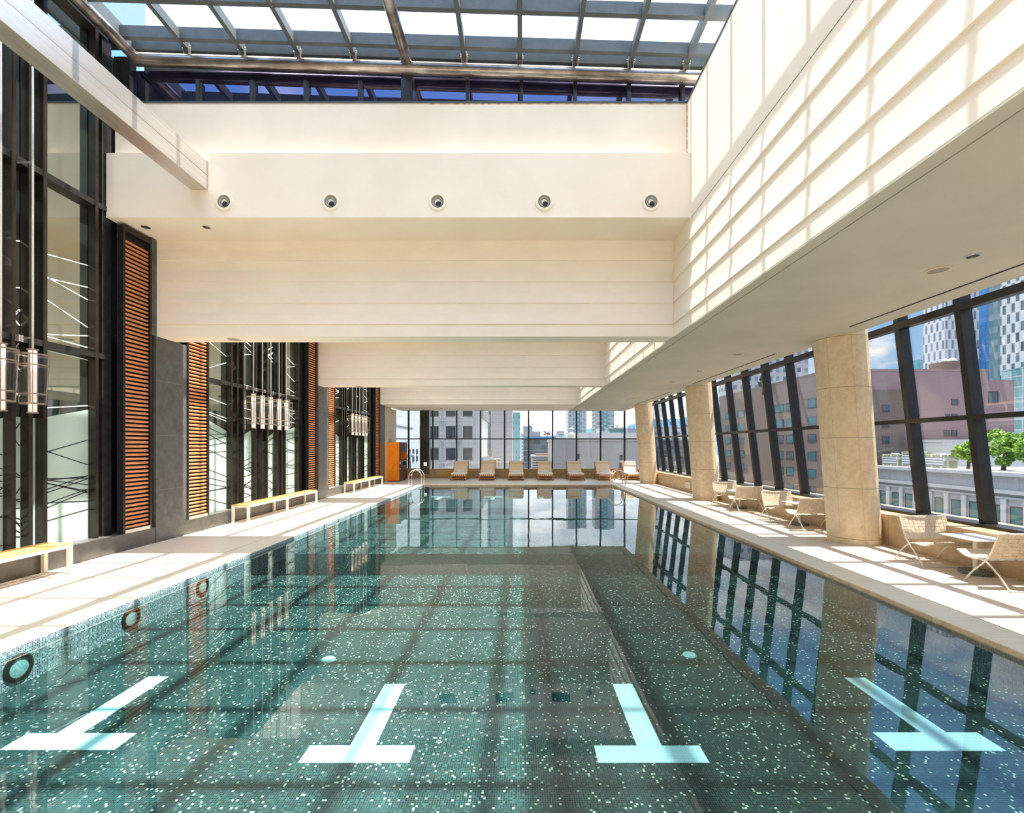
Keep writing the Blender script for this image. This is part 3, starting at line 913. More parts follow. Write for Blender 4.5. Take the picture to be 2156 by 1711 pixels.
FIN = [0, 0.87, 1.10, 1.33, 1.89, 2.16, 2.42, 2.97, 3.19, 3.39, 4.21]
for bi, s0 in enumerate(starts):
    w = empty('window_%d' % (bi + 4), (-6.98, s0, 0.29))
    tag(w, 'tall tinted glass bay of the left wall with dark fins', kind='structure')
    ztop = 8.46 if bi < 2 else ZS - 0.3
    e0 = -0.2 if bi else 0
    MB().box(-0.145, -0.13, -0.1, 4.5, 0, ztop).build('pane', MAT['wall_glass'], w)
    fm = MB()
    pts = [(0.0, 0.0)] + [(4.21, 0.0)] + [(d, z - 0.29) for d, z in reversed(film)]
    fm.prism(pts, -0.1295, -0.1255, 'x')
    fm.build('frosted_film', MAT['film'], w)
    for d in FIN:
        MB().box(-0.118, 0, d - 0.055, d, 0, ztop).build('fin', MAT['fin_metal'], w)
    MB().box(-0.16, -0.03, 4.3, 4.48, 0, ztop).build('fin', MAT['dark_metal'], w)
    for zt in (2.98, 5.48, 8.40):
        if zt < ztop:
            MB().box(-0.165, -0.01, -0.1, 4.4, zt, zt + 0.09).build('transom', MAT['dark_metal'], w)
    rnd = random.Random(40 + bi)
    for (a, b) in ((0.02, 0.81), (0.88, 1.04), (1.11, 1.27), (1.34, 1.83), (1.90, 2.10), (2.17, 2.36), (2.43, 2.91), (2.98, 3.13), (3.40, 4.15)):
        lb, lwh = MB(), MB()
        for q in range(15):
            zc = rnd.uniform(0.05, 2.1)
            dz = rnd.uniform(-0.28, 0.28)
            za, zb = zc - dz / 2, zc + dz / 2
            if min(za, zb) < 0.03 or max(za + 0.29 - film_z(a), zb + 0.29 - film_z(b)) > -0.05:
                continue
            lb.bar((-0.1235, a, za), (-0.1235, b, zb), 0.003, 0.014)
        if lb.v:
            lb.build('dark_line', MAT['black'], w)
        for q in range(9):
            zc = rnd.uniform(2.0, 4.6)
            dz = rnd.uniform(-0.30, 0.30)
            za, zb = zc - dz / 2, zc + dz / 2
            if min(za + 0.29 - film_z(a), zb + 0.29 - film_z(b)) < 0.05:
                continue
            lwh.bar((-0.1235, a, za), (-0.1235, b, zb), 0.003, 0.016)
        if lwh.v:
            lwh.build('white_line', MAT['white_line'], w)

# louvred screens
def louvre(y0, width, lab):
    o = empty('louvre_screen', (-6.86, y0, 0.29))
    tag(o, lab, 'louvre screen', 'orange louvre screens')
    H = 5.34
    f = MB()
    t_ = 0.045
    f.box(-0.05, 0.035, 0, t_, 0.0, H)
    f.box(-0.05, 0.035, width - t_, width, 0.0, H)
    f.box(-0.05, 0.035, t_, width - t_, H - 0.09, H)
    f.build('frame', MAT['dark_metal'], o)
    MB().box(-0.05, 0.037, t_, width - t_, 0.0, 0.06).build('sill', MAT['steel'], o)
    MB().box(-0.07, -0.055, 0, width, 0, H).build('backing', MAT['black'], o)
    s_ = MB()
    n = int((H - 0.2) / 0.0745)
    for i in range(n):
        z = 0.10 + i * 0.0745
        s_.tube([(-0.012, t_ + 0.006, z), (-0.012, width - t_ - 0.006, z)], 0.0215, 8)
    s_.build('slat', MAT['slat'], o, smooth_=True)
    return o


for bi, s0 in enumerate(starts):
    if bi == 0:
        w_b = louvre(s0 + 4.50, 0.62, 'orange louvre screen beside the camera')
        continue
    if bi >= 2:
        louvre(s0 - 0.86, 0.66, ['', '', 'orange slatted screen just past the nearest dark stone pier', 'orange slatted screen just past the middle dark stone pier'][bi])
    louvre(s0 + 4.50, 0.62, ['', 'tallest orange slatted screen, just before the nearest dark stone pier', 'orange slatted screen just before the middle dark stone pier', 'orange slatted screen farthest from the camera, by the cabinet'][bi])
    # dark recess between the fins and the screen, stone pier
    dn = ['', 'nearest', 'middle', 'farthest'][bi]
    p = MB().box(-7.5, XL + 0.012, 0, 0.78, 0, ZC - 0.002 if bi != 1 else ZC - 0.002)
    p.build('stone_pier', MAT['slate'], lw, loc=(0, s0 + 5.19, 0))['label'] = 'flat dark slate pier under the %s cross beam' % dn
    pu = MB().box(-7.5, XL - 0.0, 0, 0.14, ZC, ZS - 0.002)
    pu.build('wall_pier', MAT['slate'], lw, loc=(0, s0 + 5.11, 0))
MB().box(-7.5, -7.06, 23.07, YF, 0, ZC - 0.002).build('end_wall', MAT['plaster'], lw)
MB().box(-7.5, XL, 0, 1.05, 0, ZC - 0.003).build('stone_pier', MAT['column'], lw, loc=(0, 23.09, 0))['label'] = 'tan limestone pier behind the orange cabinet'

# floor grates below the benches
for bi, ys in enumerate((2.6, 10.6, 17.5)):
    o = empty('drain_grate', (-6.62, ys, 0.0))
    tag(o, ['nearest slotted drain grate', 'slotted drain grate under the middle bench', 'slotted drain grate under the farthest bench'][bi] + ' along the left wall', 'drain grate', 'drain grates')
    ln = 4.1
    MB().box(-0.17, 0.17, 0, ln, 0, 0.004).build('tray', MAT['grille'], o)
    b_ = MB()
    for i in range(7):
        b_.box(-0.17 + i * 0.053, -0.145 + i * 0.053, 0, ln, 0.004, 0.008)
    for i in range(int(ln / 0.12)):
        b_.box(-0.17, 0.17, i * 0.12, i * 0.12 + 0.02, 0.004, 0.009)
    b_.build('bars', MAT['white_metal'], o)


# benches
def bench():
    o = empty('bench', (-6.59, 0, 0))
    L = 3.65
    h = 0.42
    fr = MB()
    fr.box(-0.205, 0.205, 0, 0.045, h - 0.065, h - 0.022)
    fr.box(-0.205, 0.205, L - 0.045, L, h - 0.065, h - 0.022)
    fr.box(0.160, 0.205, 0.045, L - 0.045, h - 0.065, h - 0.022)
    fr.box(-0.205, -0.160, 0.045, L - 0.045, h - 0.065, h - 0.022)
    fr.build('frame', MAT['white_metal'], o)
    for yy in (0.0, L / 2 - 0.025, L - 0.05):
        for xx in (-0.205, 0.155):
            MB().box(xx, xx + 0.05, yy, yy + 0.05, 0, h - 0.065).build('leg', MAT['white_metal'], o)
    for i in range(10):
        x = -0.202 + i * 0.0415
        MB().box(x, x + 0.03, -0.004, L + 0.004, h - 0.022, h).build('slat', MAT['bench_wood'], o)
    return o


bn_ = bench()
for i, (ys, lab) in enumerate(((2.87, 'slatted honey wood bench nearest the camera, cut by the left edge'), (10.75, 'full honey wood slatted bench on cream legs, middle of three'),
                               (17.63, 'honey wood slatted bench farthest from the camera'))):
    o = bn_ if i == 0 else copy_tree(bn_)
    o.location = (-6.59, ys, 0.009)
    tag(o, lab, 'bench', 'benches along the left wall')


# lanterns
def lantern():
    o = empty('lantern', (0, 0, 0))
    MB().lathe([(0.0001, 0.0), (0.046, 0.0), (0.046, 0.86), (0.0001, 0.86)], 20).build('diffuser', MAT['diffuser'], o, smooth_=True)
    for z in (-0.012, 0.862):
        MB().lathe([(0.0001, z), (0.062, z), (0.062, z + 0.016), (0.0001, z + 0.016)], 24).build('cap', MAT['lantern_metal'], o)
    b = MB()
    for k in range(6):
        t = k * math.pi / 3 + 0.3
        b.box(0.053 * math.cos(t) - 0.003, 0.053 * math.cos(t) + 0.003, 0.053 * math.sin(t) - 0.003, 0.053 * math.sin(t) + 0.003, 0, 0.862)
    b.build('cage', MAT['lantern_metal'], o)

    def rad(z):
        return 0.13 + (0.165 - 0.13) * (z - 0.11) / 0.69
    MB().lathe([(rad(0.12) - 0.006, 0.12), (rad(0.79) - 0.006, 0.79)], 28).build('glass_shade', MAT['lantern_glass'], o, smooth_=True)
    for z, h in ((0.11, 0.022), (0.245, 0.016), (0.645, 0.016), (0.785, 0.022)):
        MB().lathe([(rad(z) - 0.004, z), (rad(z) + 0.004, z), (rad(z + h) + 0.004, z + h), (rad(z + h) - 0.004, z + h)], 28, close=True).build('hoop', MAT['lantern_metal'], o, smooth_=True)
    for k in range(4):
        t = k * math.pi / 2 + 0.62
        c_, s_ = math.cos(t), math.sin(t)
        MB().bar((rad(0.12) * c_, rad(0.12) * s_, 0.12), (rad(0.80) * c_, rad(0.80) * s_, 0.80), 0.022, 0.008, up=(c_, s_, 0)).build('strap', MAT['lantern_metal'], o)
    MB().tube([(0, 0, 0.87), (0, 0, 6.1)], 0.014, 10).build('rod', MAT['steel'], o, smooth_=True)
    a = MB()
    a.box(-0.16, -0.005, -0.008, 0.008, 1.02, 1.04)
    a.box(-0.215, -0.16, -0.03, 0.03, 0.985, 1.075)
    a.box(-0.215, -0.005, -0.008, 0.008, 3.46, 3.48)
    a.build('bracket', MAT['steel'], o)
    return o


lt = lantern()
first = True
place = ['nearest', 'second', 'middle', 'fourth', 'farthest']
for bi, s0 in enumerate((3.35, 10.23, 17.11)):
    for j, d in enumerate((1.35, 1.76, 2.16, 2.59, 2.98)):
        if bi == 0 and j < 3:
            continue
        o = lt if first else copy_tree(lt)
        first = False
        o.location = (-6.76, s0 + d, 2.275)
        o.rotation_euler = (0, 0, 0)
        if bi == 0:
            lab = ['', '', 'glass lantern hidden past the left edge of the photo', 'glass lantern half cut by the left edge of the photo', 'single full glass lantern at the far left, lit tube inside'][j]
        else:
            lab = '%s glass lantern of five in the %s row' % (place[j], ['', 'middle', 'farthest'][bi])
        tag(o, lab + ', left wall', 'lantern', 'glass lanterns in the %s row' % ['nearest', 'middle', 'farthest'][bi])

# ------------------------------------------------------------------ far window wall
fw = empty('window_8', (0, YF, 0))
tag(fw, 'far window wall with slim dark mullions', kind='structure')
MB().box(-7.5, 8.2, 0, 0.30, 0, 0.52).build('plinth', MAT['plinth_far'], fw)
MB().box(-7.5, 8.2, 0.10, 0.112, 0.52, 4.3).build('pane', MAT['window_glass'], fw)
MB().box(-7.5, 8.2, 0.04, 0.14, 2.215, 2.275).build('transom', MAT['black_metal'], fw)
MB().box(-7.5, 8.2, 0.04, 0.14, 0.52, 0.56).build('sill_frame', MAT['steel'], fw)
for px in (860, 911, 961.3, 1011.8, 1062.5, 1113, 1163.5, 1214, 1264.7, 1315.2, 1366):
    x = (px - VX) * (YF + 0.04) / F_PX
    MB().box(x - 0.04, x + 0.04, 0.02, 0.16, 0.52, 4.3).build('mullion', MAT['black_metal'], fw)
tag(MB().box(-7.5, 8.2, 0, 0.6, ZC + 0.45, 8.6).build('wall_far', MAT['plaster'], loc=(0, YF, 0)), 'wall above the far windows', kind='structure')
tag(MB().box(-5.68, -5.17, -0.05, 0.4, 0.24, ZC - 0.003).build('granite_pillar', MAT['cab_brown'], loc=(0, YF - 0.03, 0)), 'polished black pillar standing in the far window wall', 'pillar')
bpy.data.objects['granite_pillar'].data.materials[0] = mottled('polished_black_granite', (0.03, 0.026, 0.022), (0.055, 0.048, 0.04), 30, 0.12, bstr=0)
# exit sign on the pillar
sg = empty('exit_sign', (-5.38, YF - 0.082, 0.80))
tag(sg, 'small white and green emergency exit sign on the black pillar', 'sign')
MB().box(-0.085, 0.085, -0.015, 0, -0.09, 0.11).build('plate', MAT['sign_white'], sg)
mg = MB()
mg.box(-0.015, 0.02, -0.017, -0.0155, -0.02, 0.03)
mg.lathe([(0.0001, -0.0175), (0.013, -0.0175), (0.013, -0.0155)], 12, 'y', c=(0.012, 0, 0.047))
mg.bar((0.0, -0.0165, 0.02), (-0.04, -0.0165, 0.005), 0.010, 0.0012, up=(0, 1, 0))
mg.bar((0.015, -0.0165, 0.02), (0.045, -0.0165, 0.03), 0.010, 0.0012, up=(0, 1, 0))
mg.bar((0.0, -0.0165, -0.02), (-0.035, -0.0165, -0.055), 0.012, 0.0012, up=(0, 1, 0))
mg.bar((0.012, -0.0165, -0.02), (0.04, -0.0165, -0.05), 0.012, 0.0012, up=(0, 1, 0))
mg.build('running_figure', MAT['sign_green'], sg)
MB().box(-0.07, 0.07, -0.016, -0.0153, 0.078, 0.10).build('header', MAT['brass'], sg)
# brass panel in the far plinth
pn = empty('access_panel', (-4.32, YF - 0.012, 0.15))
tag(pn, 'yellow brass access panel in the far plinth left of the loungers', 'access panel')
MB().box(-0.42, 0.42, -0.01, 0.011, 0, 0.30).build('panel_face', MAT['brass'], pn)
pn = empty('access_panel', (XR - 0.001, 16.9 + 1.3, 0.13))
tag(pn, 'square pale access hatch in the right plinth', 'access panel')
MB().box(-0.01, 0.0, -0.28, 0.28, 0, 0.26).build('panel_face', MAT['deck'], pn)
MB().box(-0.004, 0.0, -0.30, 0.30, -0.02, 0.28).build('panel_edge', MAT['granite'], pn)

# ------------------------------------------------------------------ right window wall (leaning)
rw = empty('window_9', (0, 0, 0))
tag(rw, 'leaning right window wall with heavy black mullions', kind='structure')
LEAN = 0.12


def gx(z, x0=7.22):
    return x0 - LEAN * (z - 0.57)


pl = MB()
pl.prism([(XR, 0), (8.0, 0), (8.0, 0.54), (XR, 0.56)], YB, YF + 0.3, 'y')
pl.build('plinth', MAT['plinth'], rw)
MB().box(7.12, 7.46, YB, YF, 0.555, 0.60).build('sill_frame', MAT['dark_metal'], rw)
ZW = 6.3
gp = MB()
gp.hexa([(gx(0.57, 7.33), YB, 0.57), (gx(0.57, 7.345), YB, 0.57), (gx(0.57, 7.345), YF, 0.57), (gx(0.57, 7.33), YF, 0.57),
         (gx(ZW, 7.33), YB, ZW), (gx(ZW, 7.345), YB, ZW), (gx(ZW, 7.345), YF, ZW), (gx(ZW, 7.33), YF, ZW)])
gp.build('pane', MAT['window_glass'], rw)
for k in range(-9, 17):
    y = 7.06 + 1.143 * k
    MB().hexa([(gx(0.57), y, 0.57), (gx(0.57) + 0.19, y, 0.57), (gx(0.57) + 0.19, y + 0.10, 0.57), (gx(0.57), y + 0.10, 0.57),
               (gx(ZW), y, ZW), (gx(ZW) + 0.19, y, ZW), (gx(ZW) + 0.19, y + 0.10, ZW), (gx(ZW), y + 0.10, ZW)]).build('mullion', MAT['black_metal'], rw)
for zt, hh in ((2.22, 0.075), (3.915, 0.115)):
    MB().hexa([(gx(zt) - 0.004, YB, zt), (gx(zt) + 0.13, YB, zt), (gx(zt) + 0.13, YF, zt), (gx(zt) - 0.004, YF, zt),
               (gx(zt + hh) - 0.004, YB, zt + hh), (gx(zt + hh) + 0.13, YB, zt + hh), (gx(zt + hh) + 0.13, YF, zt + hh), (gx(zt + hh) - 0.004, YF, zt + hh)]).build('transom', MAT['dark_metal'], rw)
MB().box(6.0, 7.0, YB, YF + 0.3, ZW - 0.1, ZT - 0.002).build('wall_upper', MAT['plaster'], rw)
MB().hexa([(gx(0.6, 7.35), YB, 0), (8.2, YB, 0), (8.2, YB, 0.1), (gx(0.6, 7.35), YB, 0.1), (7.36, YB + 0.01, 0), (8.2, YB + 0.01, 0), (8.2, YB + 0.01, 0.1), (7.36, YB + 0.01, 0.1)]).build('foot', MAT['black'], rw)

# rear wall behind the camera
tag(MB().box(-7.6, 7.4, 0, 0.3, 0, 8.75).build('wall_rear', MAT['plaster'], loc=(0, YB - 0.3, 0)), 'wall behind the camera', kind='structure')

# leaning round columns
for k, lab in enumerate(('thick tan limestone column nearest the camera, between the chairs', 'middle tan limestone column, behind the far pair of chairs', 'tan limestone column farthest away by the loungers')):
    y = 8.68 + BAY * k
    o = empty('stone_column', (6.37, y, 0))
    tag(o, lab, 'column', 'leaning round columns')
    me = MB()
    seg = 56
    H = 4.25
    for z in (0, H):
        for q in range(seg):
            t = 2 * math.pi * q / seg
            me.v.append((0.43 * math.cos(t) - 0.0723 * z, 0.43 * math.sin(t), z))
    for q in range(seg):
        q2 = (q + 1) % seg
        me.f.append((q, q2, seg + q2, seg + q)); me.m.append(0)
    me.f.append(tuple(range(seg))[::-1]); me.m.append(0)
    me.f.append(tuple(range(seg, 2 * seg))); me.m.append(0)
    me.build('shaft', MAT['column'], o, smooth_=True)
    for t in (3.6, 4.5, 5.35):
        me = MB()
        c_, s_ = math.cos(t), math.sin(t)
        me.bar((0.4285 * c_, 0.4285 * s_, 0), (0.4285 * c_ - 0.0723 * 3.85, 0.4285 * s_, 3.85), 0.004, 0.004, up=(c_, s_, 0))
        me.build('joint', MAT['plinth'], o)


# ------------------------------------------------------------------ furniture
def weave(P, nu, nv, off=0.0035):
    """woven straps over a surface P(u,v)->(point, normal)"""
    mb = MB()
    th = 0.0025
    for i in range(nu):
        for j in range(nv):
            par = (i + j) % 2
            u0, u1, v0, v1 = i / nu, (i + 1) / nu, j / nv, (j + 1) / nv
            gu, gv = 0.07 / nu, 0.07 / nv
            for layer in (0, 1):
                # layer 0: strap running in u, layer 1: strap running in v
                up_ = 1 if (layer == par) else -1
                if layer == 0:
                    a0, a1, b0, b1 = u0, u1, v0 + gv, v1 - gv
                    ha = [0, up_ * off, up_ * off, 0]
                    ts = [0, 0.18, 0.82, 1]
                    rows = [((a0 + (a1 - a0) * t, b0), (a0 + (a1 - a0) * t, b1), h) for t, h in zip(ts, ha)]
                else:
                    a0, a1, b0, b1 = u0 + gu, u1 - gu, v0, v1
                    ha = [0, up_ * off, up_ * off, 0]
                    ts = [0, 0.18, 0.82, 1]
                    rows = [((a0, b0 + (b1 - b0) * t), (a1, b0 + (b1 - b0) * t), h) for t, h in zip(ts, ha)]
                vs = []
                for (p0, p1, h) in rows:
                    for (u_, v_) in (p0, p1):
                        pt, n = P(u_, v_)
                        vs.append(pt + n * (h + th)); vs.append(pt + n * (h - th))
                fs = []
                for q in range(3):
                    b0_ = q * 4
                    fs += [(b0_, b0_ + 2, b0_ + 6, b0_ + 4), (b0_ + 1, b0_ + 5, b0_ + 7, b0_ + 3), (b0_, b0_ + 4, b0_ + 5, b0_ + 1), (b0_ + 2, b0_ + 3, b0_ + 7, b0_ + 6)]
                mb.add(vs, fs)
    return mb


def easy_chair():
    """folding easy chair, faces -Y"""
    o = empty('easy_chair', (0, 0, 0))
    W = 0.36
    bpts = [(-0.25, 0.008), (-0.20, 0.075), (-0.12, 0.175), (-0.02, 0.275), (0.05, 0.36), (0.10, 0.46), (0.14, 0.57), (0.185, 0.70)]
    spts = [(0.30, 0.008), (0.26, 0.06), (0.17, 0.175), (0.08, 0.26), (0.0, 0.315), (-0.08, 0.325), (-0.18, 0.315), (-0.28, 0.33), (-0.38, 0.385)]
    for s_ in (-1, 1):
        MB().tube([(s_ * W, y, z) for y, z in bpts], 0.0105, 8).build('back_rail', MAT['white_metal'], o, smooth_=True)
        MB().tube([(s_ * (W - 0.022), y, z) for y, z in spts], 0.0105, 8).build('seat_rail', MAT['white_metal'], o, smooth_=True)
    for y, w in ((-0.25, W), (0.30, W - 0.022)):
        MB().bar((-w, y, 0.008), (w, y, 0.008), 0.022, 0.012).build('foot_bar', MAT['white_metal'], o)
    MB().tube([(-W, 0.185, 0.70), (W, 0.185, 0.70)], 0.009, 8).build('top_bar', MAT['white_metal'], o, smooth_=True)

    def interp(pts, t):
        # t 0..1 by index
        f = t * (len(pts) - 1)
        i = min(int(f), len(pts) - 2)
        a = Vector((0, *pts[i])); b = Vector((0, *pts[i + 1]))
        p = a.lerp(b, f - i)
        d = (b - a).normalized()
        return p, Vector((0, d.z, -d.y))
    bk = bpts[4:]
    st = spts[4:]

    def PB(u, v):
        p, n = interp(bk, v)
        sag = 0.02 * (1 - (2 * u - 1) ** 2)
        return Vector((-W + 2 * W * u, p.y + sag, p.z - sag * 0.5 * v)), n

    def PS(u, v):
        p, n = interp(st, v)
        return Vector((-(W - 0.02) + 2 * (W - 0.02) * u, p.y, p.z + 0.006)), n
    weave(PB, 11, 7).build('backrest', MAT['webbing'], o)
    weave(PS, 11, 8).build('seat', MAT['webbing'], o)
    return o


ec = easy_chair()
spots = [(7.05, 0, 'woven cream easy chair facing the camera, right of the nearest column'),
         (5.92, 180, 'woven cream easy chair turned away, cut by the right edge of the photo'),
         (11.08, 0, 'woven cream easy chair facing the camera, second from the nearest column on its left'),
         (9.89, 180, 'woven cream easy chair turned away, half hidden by the nearest column'),
         (13.93, 0, 'woven cream easy chair facing the camera, beside the middle column'),
         (12.73, 180, 'woven cream easy chair turned away, second from the middle column')]
for i, (y, a, lab) in enumerate(spots):
    o = ec if i == 0 else copy_tree(ec)
    o.location = (6.385 if i < 2 else 6.33, y, 0)
    o.rotation_euler = (0, 0, R(a))
    tag(o, lab, 'chair', 'woven easy chairs by the right windows')


def side_table():
    o = empty('side_table', (0, 0, 0))
    MB().box(-0.27, 0.27, -0.27, 0.27, 0.505, 0.52).build('table_top', MAT['white_table'], o, bevel=0.006)
    MB().lathe([(0.0001, 0.05), (0.03, 0.05), (0.03, 0.505), (0.0001, 0.505)], 20).build('pedestal', MAT['white_metal'], o, smooth_=True)
    MB().lathe([(0.0001, 0), (0.18, 0), (0.185, 0.02), (0.18, 0.05), (0.0001, 0.05)], 36).build('base', MAT['granite'], o, smooth_=True)
    return o


stb = side_table()
for i, (x, y, lab) in enumerate(((6.47, 6.47, 'square white side table on granite base, nearest the camera'), (6.45, 10.5, 'square white side table on granite base, behind the nearest column'),
                                 (6.44, 13.33, 'square white side table on granite base, farthest, near the middle column'))):
    o = stb if i == 0 else copy_tree(stb)
    o.location = (x, y, 0)
    tag(o, lab, 'side table', 'side tables between the easy chairs')


def lounger():
    o = empty('sun_lounger', (0, 0, 0))
    W = 0.43
    L = 1.36
    for sx in (-1, 1):
        for y in (0.0, L - 0.06):
            lg = MB().box(sx * W - (0.06 if sx > 0 else 0), sx * W + (0 if sx > 0 else 0.06), y, y + 0.06, 0.03, 0.31).build('leg', MAT['teak'], o)
            MB().box(sx * W - (0.055 if sx > 0 else -0.005), sx * W + (-0.005 if sx > 0 else 0.055), y + 0.005, y + 0.055, 0, 0.03).build('foot', MAT['black'], lg)
    f = MB()
    for y in (0.005, L - 0.045):
        f.box(-W + 0.06, W - 0.06, y, y + 0.04, 0.215, 0.305)
        f.box(-W + 0.06, W - 0.06, y, y + 0.04, 0.075, 0.115)
    for sx in (-1, 1):
        x0 = sx * W - (0.045 if sx > 0 else 0)
        f.box(x0, x0 + 0.045, 0.06, L - 0.06, 0.215, 0.305)
        f.box(x0, x0 + 0.045, 0.06, L - 0.06, 0.075, 0.115)
    for i in range(9):
        y = 0.10 + i * 0.14
        f.box(-W + 0.05, W - 0.05, y, y + 0.07, 0.085, 0.105)
    f.build('frame', MAT['teak'], o)
    s_ = MB()
    for i in range(7):
        x = -0.33 + i * 0.11
        s_.box(x - 0.02, x + 0.02, 0.0, L, 0.255, 0.309)
    s_.build('strap', MAT['cushion_seat'], o)
    c = MB().box(-0.40, 0.40, 0.02, 0.83, 0.31, 0.395).build('seat_cushion', MAT['cushion_seat'], o, bevel=0.03)
    # backrest
    a, b = Vector((0, 0.80, 0.385)), Vector((0, 1.30, 0.96))
    MB().bar(a, b, 0.76, 0.085, up=(0, -1, 1)).build('back_cushion', MAT['cushion'], o, bevel=0.028)
    d = (b - a).normalized()
    n = Vector((0, -d.z, d.y))
    p = a.lerp(b, 0.80) + n * 0.045
    MB().bar(p + Vector((-0.375, 0, 0)), p + Vector((0.375, 0, 0)), 0.012, 0.012).build('seam', MAT['teak'], o)
    p1, p2 = a.lerp(b, 0.83) + n * 0.055, b + n * 0.055
    MB().bar(p1, p2, 0.755, 0.03, up=(0, -1, 1)).build('head_pillow', MAT['cushion'], o, bevel=0.013)
    fr_ = MB()
    for sx in (-1, 1):
        fr_.bar(a + Vector((sx * 0.395, 0.03, -0.06)), b + Vector((sx * 0.395, 0.03, -0.02)), 0.03, 0.05, up=(0, -1, 1))
        fr_.bar((sx * 0.395, 1.28, 0.28), b + Vector((sx * 0.395, -0.06, -0.12)), 0.025, 0.03)
    fr_.build('back_frame', MAT['teak'], o)
    return o


def towel():
    pts = []
    o = MB()
    # folded roll: rounded rectangle profile in y,z swept in x
    prof = []
    for (cx_, cz_, a0) in ((0.045, 0.03, -90), (0.045, 0.085, 0), (-0.045, 0.085, 90), (-0.045, 0.03, 180)):
        for q in range(5):
            t = R(a0 + q * 22.5)
            prof.append((cx_ + 0.03 * math.cos(t), cz_ + 0.03 * math.sin(t)))
    o.prism(prof, -0.19, 0.19, 'x')
    sp_ = []
    for q in range(26):
        t = q * 0.55
        r = 0.008 + q * 0.0018
        sp_.append((0.192, r * math.cos(t), 0.058 + r * math.sin(t)))
    o.tube(sp_, 0.003, 4)
    return o.build('towel', MAT['towel'], smooth_=True)


lg_ = lounger()
tw = towel()
lx = [-3.27, -1.76, -0.19, 1.385, 3.055, 4.665, 6.17]
rt = [0, 0, 0, 0, 1.5, 3.0, 3.0]
lname = ['leftmost', 'second from left', 'third from left', 'middle', 'third from right', 'second from right', 'rightmost']
for i, x in enumerate(lx):
    o = lg_ if i == 0 else copy_tree(lg_)
    o.location = (x, 24.34, 0)
    o.rotation_euler = (0, 0, R(rt[i]))
    tag(o, 'teak sun lounger with beige cushions by the far windows, %s of seven' % lname[i], 'sun lounger', 'sun loungers along the far windows')
    t_ = tw if i == 0 else tw.copy()
    if i:
        col.objects.link(t_)
    t_.location = (x + 0.03 - math.sin(R(rt[i])) * 0.66, 24.34 + 0.655, 0.396)
    t_.rotation_euler = (0, 0, R(rt[i]))
    tag(t_, 'rolled white towel on the %s lounger' % lname[i], 'towel', 'rolled towels on the loungers')

# cabinet
cb_ = empty('towel_cabinet', (-6.49, 23.45, 0))
tag(cb_, 'tall orange towel cabinet with dark walnut side and open niches', 'cabinet')
MB().box(-0.30, 0.24, 0.04, 1.6, 0, 0.05).build('base', MAT['black'], cb_)
MB().box(-0.32, 0.29, 0.0, 0.04, 0.05, 2.03).build('side_panel', MAT['cab_orange'], cb_)
bd = MB()
bd.box(-0.32, 0.0, 0.04, 1.62, 0.05, 2.03)
x0, x1 = 0.0, 0.30
bd.box(x0, x1, 0.04, 1.62, 1.52, 2.03)
bd.box(x0, x1, 0.04, 0.40, 1.08, 1.52)
bd.box(x0, x1, 1.58, 1.62, 1.08, 1.52)
bd.box(x0, x1, 0.04, 1.62, 1.0, 1.08)
bd.box(x0, x1, 0.04, 0.10, 0.62, 1.0)
bd.box(x0, x1, 0.30, 0.75, 0.62, 1.0)
bd.box(x0, x1, 1.35, 1.62, 0.80, 1.0)
bd.box(x0, x1, 0.75, 1.62, 0.62, 0.82)
bd.box(x0, x1, 0.04, 1.62, 0.05, 0.62)
bd.build('body', MAT['cab_brown'], cb_)
nb = MB()
nb.box(0.0, 0.006, 0.41, 1.575, 1.085, 1.515)
nb.box(0.006, 0.29, 1.57, 1.578, 1.085, 1.515)
nb.box(0.0, 0.006, 0.76, 1.345, 0.825, 0.995)
nb.box(0.0, 0.006, 0.105, 0.295, 0.625, 0.995)
nb.build('niche_lining', MAT['cab_orange'], cb_)
MB().box(0.30, 0.335, 0.42, 1.64, 1.02, 1.06).build('shelf', MAT['steel'], cb_)
d_ = MB()
d_.box(0.02, 0.32, 0.13, 0.27, 0.90, 0.99)
d_.box(0.02, 0.32, 0.13, 0.27, 0.63, 0.67)
d_.build('dispenser', MAT['white_table'], cb_)

# fire extinguisher
fe = empty('fire_extinguisher', (-6.02, 25.35, 0))
tag(fe, 'red fire extinguisher on the floor behind the orange cabinet', 'fire extinguisher')
MB().lathe([(0.0001, 0), (0.07, 0), (0.075, 0.02), (0.075, 0.36), (0.05, 0.42), (0.02, 0.44), (0.0001, 0.44)], 20).build('cylinder', MAT['red'], fe, smooth_=True)
MB().lathe([(0.0765, 0.16), (0.0765, 0.28)], 20).build('label_band', MAT['white_table'], fe)
v_ = MB().box(-0.02, 0.06, -0.015, 0.015, 0.44, 0.475)
v_.tube([(0.05, 0, 0.45), (0.09, 0, 0.40), (0.085, 0, 0.2)], 0.01, 6)
v_.build('valve', MAT['black'], fe)
# rounded post on the sill
ps = empty('post', (-6.28, YF + 0.05, 0.52))
tag(ps, 'slim rounded grey post on the far sill beside the cabinet', 'post')
MB().lathe([(0.0001, 0.0), (0.05, 0), (0.055, 0.03), (0.052, 0.40), (0.035, 0.47), (0.0001, 0.485)], 18).build('shaft', MAT['steel'], ps, smooth_=True)
MB().box(-0.09, 0.09, -0.05, 0.05, -0.0, 0.02).build('foot_plate', MAT['white_metal'], ps)


